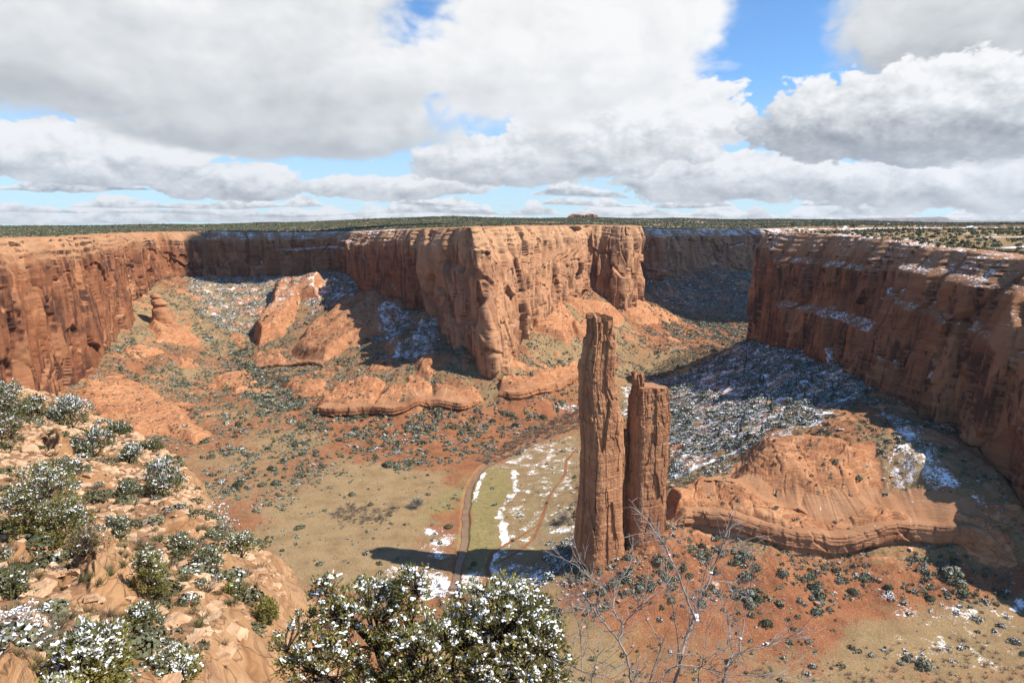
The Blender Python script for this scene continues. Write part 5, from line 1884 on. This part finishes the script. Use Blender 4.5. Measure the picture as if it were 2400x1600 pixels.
def put(temps, pos, sc, rot):
    V, F = [], []
    off = 0
    for k, (tv, tf) in enumerate(temps):
        m = (np.arange(len(pos)) % len(temps)) == k
        n = int(m.sum())
        if not n:
            continue
        c, s = np.cos(rot[m])[:, None], np.sin(rot[m])[:, None]
        q = sc[m]
        x, y = tv[None, :, 0] * q[:, 0:1], tv[None, :, 1] * q[:, 1:2]
        V.append(np.stack([x * c - y * s + pos[m, 0:1], x * s + y * c + pos[m, 1:2], tv[None, :, 2] * q[:, 2:3] + pos[m, 2:3]], -1).reshape(-1, 3))
        F.append((tf[None] + (np.arange(n) * len(tv))[:, None, None] + off).reshape(-1, tf.shape[1]))
        off += n * len(tv)
    return np.vstack(V), np.vstack(F)


def sprays(tips, dirs, n, L, w, r, spread):
    """n slim leaf sprays round each tip"""
    N = len(tips)
    t = np.repeat(tips, n, 0) + r.normal(size=(N * n, 3)) * spread
    d = np.repeat(dirs, n, 0) + r.normal(size=(N * n, 3)) * .75
    d[:, 2] += .25
    d /= np.linalg.norm(d, axis=1, keepdims=True)
    s = np.cross(d, r.normal(size=d.shape))
    s /= np.linalg.norm(s, axis=1, keepdims=True) + 1e-9
    l = (L * (.55 + .8 * r.random(N * n)))[:, None]
    ww = (w * (.6 + .7 * r.random(N * n)))[:, None]
    V = np.stack([t, t + d * l * .5 + s * ww, t + d * l, t + d * l * .55 - s * ww], 1).reshape(-1, 3)
    F = np.arange(len(V)).reshape(-1, 4)
    A = np.repeat(np.repeat(r.random(N), n) * .6 + r.random(N * n) * .4, 4)
    return V, F, A


def juniper(base, lobes, ntip, leaf, nl, snow, bark, lmat, label, seed, group=None, snow_s=.05, trunk=.07, name="juniper", cat="juniper", bare=0.0, frost=.42, pads=(1, 6)):
    """lobes: centre offset and radii (6 numbers) of each mass of the crown; returns the thing"""
    r = np.random.default_rng(seed)
    th = empty(name, base, label, cat, group)
    lobes = np.array(lobes, float)
    vol = lobes[:, 3] * lobes[:, 4] * lobes[:, 5]
    pk = r.choice(len(lobes), ntip, p=vol ** .8 / (vol ** .8).sum())
    d = r.normal(size=(ntip, 3))
    d /= np.linalg.norm(d, axis=1, keepdims=True)
    d[:, 2] = np.where(d[:, 2] < -.7, -d[:, 2], d[:, 2])
    rad = (.35 + .65 * r.random(ntip) ** .45)
    bump_ = 1 + .22 * noise3(d[:, 0] * 2.2 + pk * 3, d[:, 1] * 2.2, d[:, 2] * 2.2, seed % 40)
    tips = lobes[pk, :3] + d * lobes[pk, 3:] * (rad * bump_)[:, None]
    paths = []
    allc, allr = [], []
    for k in range(len(lobes)):
        tk = np.where(pk == k)[0]
        if not len(tk):
            continue
        c0 = lobes[k, :3] - np.array([0, 0, lobes[k, 5] * .45])
        main = wig(np.zeros(3) + r.normal(size=3) * trunk * .5 * np.array([1, 1, 0]), c0, 7, .10, r)
        paths.append((main, np.linspace(trunk, trunk * .5, 7)))
        nsub = max(3, len(tk) // 16)
        subs = tips[r.choice(tk, nsub)] * .62 + c0 * .38
        for sb in subs:
            paths.append((wig(main[-1 - int(r.integers(0, 3))], sb, 6, .12, r), np.linspace(trunk * .42, trunk * .16, 6)))
        near_s = np.argmin(((tips[tk][:, None] - subs[None]) ** 2).sum(-1), 1)
        for i, q in zip(tk, near_s):
            paths.append((wig(subs[q], tips[i], 4, .10, r), np.linspace(trunk * .14, trunk * .05, 4)))
    v, f = tubes(paths, 5 if trunk > .05 else 4)
    add_mesh("trunk", v, f, bark, True, parent=th)
    dirs = d + np.array([0, 0, .5])
    keep = r.random(ntip) > bare
    v, f, a = sprays(tips[keep], dirs[keep], nl, leaf, leaf * .22, r, leaf * .55)
    fr = np.repeat(np.clip(.25 + .75 * d[keep, 2], 0, 1), nl)
    a = np.where(np.repeat(r.random(len(fr)) < fr * min(snow, 1) * frost, 4), 2.0, a)
    add_mesh("foliage", v, f, lmat, False, dict(rnd=a), parent=th)
    if snow > 0:
        up = (d[:, 2] > -.2) & (r.random(ntip) < snow * (.55 + .6 * np.clip(d[:, 2], -.3, 1)))
        p = tips[up] + np.array([0, 0, leaf * .42])
        m = r.integers(pads[0], pads[1], len(p))
        p = np.repeat(p, m, 0)
        p = p + r.normal(size=p.shape) * snow_s * np.array([1.5, 1.5, .7])
        s = snow_s * np.exp(np.clip(r.normal(size=len(p)), -1.8, .9) * .5)[:, None] * np.array([[1.35, .85, .8]]) * (.8 + .4 * r.random((len(p), 3)))
        v, f = put(BLOBS, p, s, r.random(len(p)) * 6.28)
        tag(add_mesh("snow", v, f, M_SNOW, True, parent=th), kind="stuff")
    return th


# the snow covered juniper right below the viewpoint
jb = at_t(905, 1660, 9.3)
jb[2] = min(jb[2], fz(jb[0], jb[1]) - .05)


def lob(du, dv, t, rx, ry, rz):
    p = at_t(du, dv, t) - jb
    k = t * KD / FPX
    return (p[0], p[1], p[2], rx * k, ry, rz * k)


juniper(jb, [lob(845, 1425, 9.6, 130, .75, 88), lob(755, 1365, 9.7, 42, .35, 42), lob(945, 1350, 9.4, 42, .4, 52), lob(680, 1480, 9.3, 55, .5, 62), lob(745, 1540, 8.9, 95, .6, 70),
             lob(1130, 1440, 9.2, 130, .8, 98), lob(1235, 1500, 9.0, 80, .7, 88), lob(1000, 1500, 8.8, 130, .7, 85), lob(1190, 1390, 9.4, 75, .5, 50), lob(1150, 1590, 8.6, 150, .6, 70), lob(900, 1590, 8.6, 120, .6, 50)],
        1350, .058, 24, .60, M_DBARK, M_NEARJ, "big snow laden juniper in the bottom centre right below the viewpoint", 3, snow_s=.0165, trunk=.075, frost=.22, pads=(2, 8))

# junipers and shrubs on the ledge: photo x, y of the foot, half width, height (display px), crown kind, snow, label
SH = [
    (120, 1262, 100, 215, 'J', .75, "broad grey green juniper frosted with snow, largest bush on the left ledge"),
    (12, 1030, 58, 165, 'D', .7, "dark juniper cut by the left frame edge above a pile of tan slabs"),
    (85, 965, 36, 72, 'D', .6, "dark snowy juniper with a dead grey branch below the left cliff"),
    (165, 985, 48, 80, 'W', .9, "small juniper turned almost white by snow beside the pale slickrock"),
    (215, 1052, 54, 75, 'D', .7, "dark snow dusted juniper behind the striped boulder"),
    (303, 1064, 27, 44, 'W', .9, "little round white dusted bush at the ledge edge under the slickrock"),
    (378, 1134, 56, 92, 'W', .85, "open snowy juniper with a crooked visible trunk at the ledge edge"),
    (295, 1138, 34, 42, 'D', .6, "low half shaded juniper touching the crooked trunked one"),
    (492, 1140, 34, 52, 'S', .4, "thin leafless looking bush at the head of the pale ledge edge"),
    (522, 1210, 32, 66, 'S', .6, "wispy pale bush growing on the bright rounded ledge lip"),
    (552, 1268, 36, 74, 'J', .9, "bright snow dusted bush on the rounded lip above the valley floor"),
    (266, 1258, 32, 72, 'D', .6, "dark juniper just above the layered boulder"),
    (352, 1378, 46, 138, 'G', .45, "upright green juniper beside the layered boulder"),
    (415, 1268, 36, 52, 'D', .45, "dark low shrub in the middle of the ledge slope"),
    (490, 1242, 28, 34, 'D', .5, "dark flat shrub between the ledge middle and the lip"),
    (482, 1308, 36, 48, 'D', .5, "dark shrub just downhill of the flat one on the ledge"),
    (205, 1340, 56, 66, 'O', .12, "olive brown bush growing on top of the layered boulder"),
    (28, 1375, 48, 74, 'D', .3, "dark green bush at the left frame edge beside red soil"),
    (75, 1475, 80, 125, 'S', .75, "grey leafless shrub with snow on its twigs at lower left"),
    (215, 1580, 96, 215, 'J', 1.0, "tall snow clumped juniper at the lower left in front of the boulder"),
    (333, 1466, 30, 62, 'J', .9, "small upright juniper capped with snow right of the tall clumped one"),
    (405, 1528, 56, 92, 'G', 1.0, "rounded green juniper with thick snow on bare sandstone"),
    (545, 1572, 38, 86, 'J', .9, "snowy juniper at the bottom of the pale smooth slab"),
    (536, 1345, 18, 34, 'G', .3, "tiny green bush high on the smooth slab"),
    (610, 1380, 34, 66, 'G', .0, "snowless green bush clinging to the smooth slab"),
    (110, 1610, 70, 90, 'J', 1.2, "snow buried branch of juniper in the lower left corner"),
    (320, 1600, 50, 60, 'J', 1.1, "snow capped juniper top at the bottom frame edge"),
    (448, 1600, 40, 44, 'S', .8, "bare snowy twigs at the bottom frame edge left of the slab"),
    (270, 1000, 30, 24, 'D', .4, "low dark shrub on the far rim of the ledge"),
    (345, 1030, 26, 22, 'D', .3, "flat dark shrub where the ledge meets the tan valley"),
    (140, 1110, 60, 60, 'D', .6, "dark shrub behind the broad frosted juniper"),
    (330, 1262, 24, 30, 'O', .2, "dry brown tuft uphill of the upright green juniper")]
for n_, (du, dv, hw, hh, kd, sn_, lb) in enumerate(SH):
    x, y, t = on_fore(du, dv)
    k = t * KD / FPX
    W_, H_ = hw * k, hh * k
    base = np.array([x, y, fz(x, y) - .08])
    r = np.random.default_rng(900 + n_)
    lobes = [(0, 0, H_ * .50, W_ * .74, W_ * .65, H_ * .48)]
    for q in range(4):
        a = q * 1.57 + r.random()
        lobes.append((math.cos(a) * W_ * .5, math.sin(a) * W_ * .4, H_ * (.26 + .40 * r.random()), W_ * .5, W_ * .45, H_ * .32))
    px = t / 683.0
    leaf = max(.075, 2.6 * px)
    nt = int(np.clip(W_ * H_ / (px * px) / 5.0, 110, 900))
    ss_ = max(.020, .55 * px)
    if kd == 'S':
        juniper(base, lobes, int(nt * 1.1), leaf, 2, sn_ * .55, M_TWIG, M_OLIVE, lb, 500 + n_, None, ss_ * .7, max(.014, .35 * px), "bare_shrub", "shrub", .5)
    else:
        lm = {'J': M_NEARJ, 'D': M_DARKJ, 'W': M_DARKJ, 'G': M_NEARJ, 'O': M_OLIVE}[kd]
        nm, ct = ("dry_shrub", "shrub") if kd == 'O' else ("juniper", "juniper")
        juniper(base, lobes, nt, leaf, 20 if kd != 'O' else 12, sn_ * (.85 if kd == 'W' else .62), M_DBARK, lm, lb, 500 + n_, None, ss_, max(.03, .6 * px), nm, ct)

M_CLUMP = veg_mat('sage_leaf', [(0.06, 0.062, 0.03), (0.12, 0.115, 0.06), (0.20, 0.18, 0.10)], sc=3.0)
# small dry tufts, all alike
tmesh = []
for q in range(5):
    v, f = sticks(120, 700 + q, 1.0, .022)
    tmesh.append(add_mesh("dry_tuft", v, f, (M_OLIVE, M_OLIVE, M_DARKJ, M_OLIVE, M_BRUSH)[q], False, dict(rnd=np.full(len(v), .4), snw=np.full(len(v), .15))))
r = np.random.default_rng(77)
cnt = 0
while cnt < 290:
    du, dv = r.uniform(-10, 600), r.uniform(930, 1568)
    x, y, t = on_fore(du, dv)
    if sdf_poly(np.array([x]), np.array([y]), lip_poly)[0] < 1.2 or t > 75:
        continue
    q = int(r.integers(0, 5))
    o = tmesh[q] if cnt < 5 and (q := cnt) >= 0 else tmesh[q].copy()
    if cnt >= 5:
        COL.objects.link(o)
    s_ = (.10 + .16 * r.random()) * (1 + t / 40)
    o.location = (x, y, fz(x, y) - .03)
    o.scale = (s_, s_, s_ * .75)
    o.rotation_euler = (0, 0, r.random() * 6.28)
    tag(o, "knee high dry brown tuft of brush on the tan ledge", "tuft", "dry tufts on the near ledge")
    cnt += 1

# low clumps of sage, all alike
cl_me = []
for q in range(6):
    v, f = leafy(210, 800 + q, q=.15, flat=.8)
    cl_me.append(add_mesh("sage_clump", v, f, M_CLUMP if q % 3 else M_JUN, False, dict(rnd=np.full(len(v), .1 + .12 * q), snw=np.full(len(v), .16 + .04 * q))))
cnt = 0
while cnt < 130:
    du, dv = r.uniform(-10, 620), r.uniform(915, 1568)
    x, y, t = on_fore(du, dv)
    if sdf_poly(np.array([x]), np.array([y]), lip_poly)[0] < .9 or t > 78:
        continue
    q = int(r.integers(0, 6))
    if cnt < 6:
        o = cl_me[cnt]
    else:
        o = cl_me[q].copy()
        COL.objects.link(o)
    s_ = (.22 + .30 * r.random()) * (1 + t / 55)
    o.location = (x, y, fz(x, y) - .05)
    o.scale = (s_, s_ * r.uniform(.7, 1.2), s_ * r.uniform(.6, .95))
    o.rotation_euler = (0, 0, r.random() * 6.28)
    tag(o, "low dark clump of sage on the tan ledge soil", "sage", "low sage clumps on the near ledge")
    cnt += 1


# fallen slabs and boulders on the ledge


def rock_mesh(seed, flat):
    rr = np.random.default_rng(seed)
    import bmesh
    bm = bmesh.new()
    pts = rr.normal(size=(16, 3))
    pts /= np.linalg.norm(pts, axis=1, keepdims=True)
    pts = np.clip(pts * 1.3, -.85, .85) * np.array([1, .8, flat])
    for p in pts:
        bm.verts.new(p)
    res = bmesh.ops.convex_hull(bm, input=bm.verts)
    for v in [v for v in bm.verts if not v.link_faces]:
        bm.verts.remove(v)
    bmesh.ops.bevel(bm, geom=list(bm.edges), offset=.05, segments=1, affect='EDGES')
    bm.verts.index_update()
    V = np.array([v.co[:] for v in bm.verts])
    F3 = [[v.index for v in f.verts] for f in bm.faces]
    bm.free()
    me = bpy.data.meshes.new("boulder")
    me.from_pydata(V.tolist(), [], F3)
    me.materials.append(M_BOULDER)
    return me


M_BOULDER = make_simple("boulder_rock", [(.36, .21, .12), (.47, .30, .18), (.56, .39, .25)], 1.3, .95, bump=.5, bs=6.0)
RK = [rock_mesh(q, (.45, .6, .35, .5)[q % 4]) for q in range(8)]
BO = [(70, 1040, 26, "large tilted tan slab in the stone pile under the dark juniper"), (38, 1058, 15, None), (58, 1062, 18, None), (95, 1068, 16, None), (10, 1062, 16, None),
      (30, 1090, 13, None), (2, 1094, 14, None), (65, 1082, 15, None), (262, 1090, 17, "pale flat slab lying beside the low dark bush"), (282, 1086, 18, "dark undercut slab leaning on the pale flat one"),
      (190, 1115, 24, "pale wedge of rock poking out behind the broad frosted juniper"), (88, 1010, 14, None), (430, 1060, 10, None), (505, 1060, 9, None), (120, 1085, 10, None), (410, 1300, 16, "pale block on the ledge below the dark low shrub"),
      (150, 1272, 12, None), (20, 1290, 13, None), (60, 1310, 10, None), (90, 1500, 18, "rounded brown block behind the grey leafless shrub"), (370, 1220, 10, None), (320, 1090, 9, None), (240, 1150, 10, None), (460, 1175, 8, None)]
for n_, (du, dv, hw, lb) in enumerate(BO):
    x, y, t = on_fore(du, dv)
    s_ = hw * t * KD / FPX
    o = bpy.data.objects.new("boulder", RK[n_ % 8])
    COL.objects.link(o)
    o.location = (x, y, fz(x, y) + s_ * .15)
    o.scale = (s_, s_, s_)
    o.rotation_euler = (r.normal() * .2, r.normal() * .2, r.random() * 6.28)
    tag(o, lb or "loose tan block of sandstone lying on the near ledge", "boulder", None if lb else "loose blocks on the near ledge")

gr_p = []
while len(gr_p) < 2600:
    du, dv = r.uniform(-20, 600), r.uniform(900, 1600)
    x, y, t = r.uniform(-60, -1), r.uniform(6, 75), 0
    if sdf_poly(np.array([x]), np.array([y]), lip_poly)[0] < 1.0 or abs(math.atan2(x, y)) > .70:
        continue
    gr_p.append((x, y, fz(x, y)))
gr_p = np.array(gr_p)
s_ = .06 + .16 * r.random(len(gr_p)) ** 3 + np.hypot(gr_p[:, 0], gr_p[:, 1]) * .0012
instances("gravel", [stone(q + 30) for q in range(6)], gr_p, np.c_[s_ * 1.2, s_, s_ * .8], r.random(len(gr_p)) * 6.28, M_BOULDER, r.random(len(gr_p)), np.zeros(len(gr_p)), "small broken sandstone chips scattered over the near ledge", "gravel")

# leafless shrub in front of the spire, stems read off the photograph
ST = [
    ([(945, 1640), (940, 1512), (905, 1300), (845, 1185), (760, 1080), (670, 970), (590, 840), (480, 680)], .017, 6.9),
    ([(760, 1080), (700, 980), (668, 930), (690, 800), (690, 750), (640, 700), (500, 590), (400, 530), (310, 440)], .010, 7.0),
    ([(845, 1185), (870, 1060), (800, 940), (810, 760), (900, 620), (970, 500)], .010, 6.6),
    ([(1230, 1640), (1320, 1400), (1340, 1280), (1370, 1180), (1410, 1060), (1440, 1000), (1470, 930), (1530, 770), (1590, 600), (1660, 420), (1700, 310), (1780, 230)], .020, 7.2),
    ([(1440, 1000), (1400, 900), (1340, 740), (1270, 580), (1210, 440), (1160, 370), (1090, 270), (1000, 170), (950, 130), (870, 135)], .013, 7.1),
    ([(1620, 1640), (1660, 1490), (1690, 1380), (1740, 1290), (1790, 1270), (1950, 1240), (2100, 1190), (2350, 1140)], .014, 6.8),
    ([(1790, 1270), (1810, 1120), (1850, 900), (1890, 700), (1910, 570)], .009, 6.9), ([(560, 1420), (545, 1200), (530, 1060), (470, 920), (410, 850)], .008, 7.3),
    ([(330, 1320), (430, 1360), (560, 1420), (640, 1450), (770, 1480), (900, 1560)], .010, 7.3), ([(1470, 930), (1480, 830), (1500, 720), (1540, 590), (1640, 420), (1800, 410)], .009, 7.4),
    ([(1440, 1640), (1480, 1400), (1520, 1310), (1650, 1240), (1740, 1200)], .010, 6.7), ([(1160, 1560), (1200, 1430), (1330, 1370), (1500, 1390), (1700, 1440), (2060, 1440)], .011, 6.6),
    ([(1060, 1620), (1080, 1512), (1140, 1330), (1180, 1200), (1100, 1080), (1000, 900), (940, 760)], .012, 7.0), ([(640, 1600), (650, 1400), (670, 1320), (690, 1180)], .009, 7.2),
    ([(1320, 1400), (1300, 1100), (1260, 900), (1225, 700), (1220, 560)], .009, 7.5), ([(870, 1060), (960, 960), (1040, 860), (1070, 780)], .006, 6.7),
    ([(1740, 1290), (1710, 1100), (1690, 950), (1640, 860)], .006, 7.0), ([(1600, 460), (1760, 450), (1950, 445)], .005, 7.3), ([(660, 960), (560, 930), (380, 925)], .006, 6.9),
    ([(1500, 850), (1620, 845), (1740, 855)], .005, 7.2), ([(1550, 710), (1700, 712), (1880, 705)], .005, 7.25), ([(2060, 1180), (2230, 1130), (2310, 1080)], .006, 6.8), ([(2000, 1460), (2180, 1450), (2350, 1490)], .006, 6.6)]
r = np.random.default_rng(41)
paths, sn_pts = [], []
bs = at_t((1200 + 1150 / 3.36) / KD, (1150 + 1760 / 3.36) / KD, 7.0)
bs[2] = min(bs[2], fz(bs[0], bs[1]) - .05)
for pts, rad, t0 in ST:
    a = np.array(pts, float)
    n = len(a)
    tt = t0 + np.cumsum(r.normal(size=n) * .07)
    P = np.array([at_t((1200 + q[0] / 3.36) / KD, (1150 + q[1] / 3.36) / KD, w) for q, w in zip(a, tt)])
    if a[0, 1] >= 1560:
        P = np.vstack([bs + r.normal(size=3) * np.array([.12, .12, 0]), P])
    P = catmull(P, [4] * (len(P) - 1))
    P = P + r.normal(size=P.shape) * .004
    R = np.linspace(rad, rad * .30, len(P))
    paths.append((P - bs, R * .95))
    for _ in range(int(len(P) * 1.0)):
        i = int(r.integers(2, len(P) - 1))
        d = P[i] - P[i - 1]
        d = d / (np.linalg.norm(d) + 1e-9)
        q = np.array(d + r.normal(size=3) * .7)
        q[2] += .15
        q /= np.linalg.norm(q)
        L = .10 + .38 * r.random() ** 1.6
        tw = wig(P[i], P[i] + q * L, 5, .07, r)
        rr = max(.0028, R[i] * .3)
        paths.append((tw - bs, np.linspace(rr, .0018, 5)))
        for _k in range(int(r.integers(0, 4))):
            j = int(r.integers(1, 4))
            q2 = q + r.normal(size=3) * .8
            q2 /= np.linalg.norm(q2)
            paths.append((wig(tw[j], tw[j] + q2 * L * (.25 + .35 * r.random()), 4, .06, r) - bs, np.linspace(.0024, .0015, 4)))
    for i in range(3, len(P) - 2):
        if r.random() < .03:
            sn_pts.append((*(P[i] - bs + np.array([0, 0, R[i] * .8])), R[i] * 1.3 + .004))
cr = at_t((1200 + 1445 / 3.36) / KD, (1150 + 985 / 3.36) / KD, 7.15) - bs
sn_pts += [(cr[0], cr[1], cr[2], .030), (cr[0] + .01, cr[1], cr[2] - .04, .024), (cr[0] - .02, cr[1], cr[2] - .075, .018)]
shrub = empty("bare_shrub", bs, "tall leafless grey shrub standing in front of the red slope under the spire", "shrub")
v, f = tubes(paths, 5)
add_mesh("branches", v, f, M_TWIG, True, parent=shrub)
sp_ = np.array(sn_pts)
v, f = put(BLOBS, sp_[:, :3], sp_[:, 3:4] * np.array([[1.2, 1.0, .9]]), r.random(len(sp_)) * 6.28)
tag(add_mesh("snow", v, f, M_SNOW, True, parent=shrub), kind="stuff")
# ------------------------------------------------------------------ air
def haze_box():
    R_, z0, z1 = 31000.0, -500.0, 2500.0
    v = [(x, y, z) for x in (-R_, R_) for y in (-R_, R_) for z in (z0, z1)]
    f = np.array([(0, 1, 3, 2), (4, 6, 7, 5), (0, 4, 5, 1), (2, 3, 7, 6), (0, 2, 6, 4), (1, 5, 7, 3)])
    m = bpy.data.materials.new("air")
    m.use_nodes = True
    m.node_tree.nodes.clear()
    p = m.node_tree.nodes.new('ShaderNodeVolumePrincipled')
    p.inputs['Color'].default_value = (.80, .88, 1.0, 1)
    p.inputs['Density'].default_value = 1.1e-5
    p.inputs['Anisotropy'].default_value = .2
    o = m.node_tree.nodes.new('ShaderNodeOutputMaterial')
    m.node_tree.links.new(p.outputs[0], o.inputs['Volume'])
    h = add_mesh("haze", np.array(v), f, m, False)
    h.visible_shadow = True
    return tag(h, "thin blue haze veiling the far mesas", "haze", kind="stuff")


haze_box()
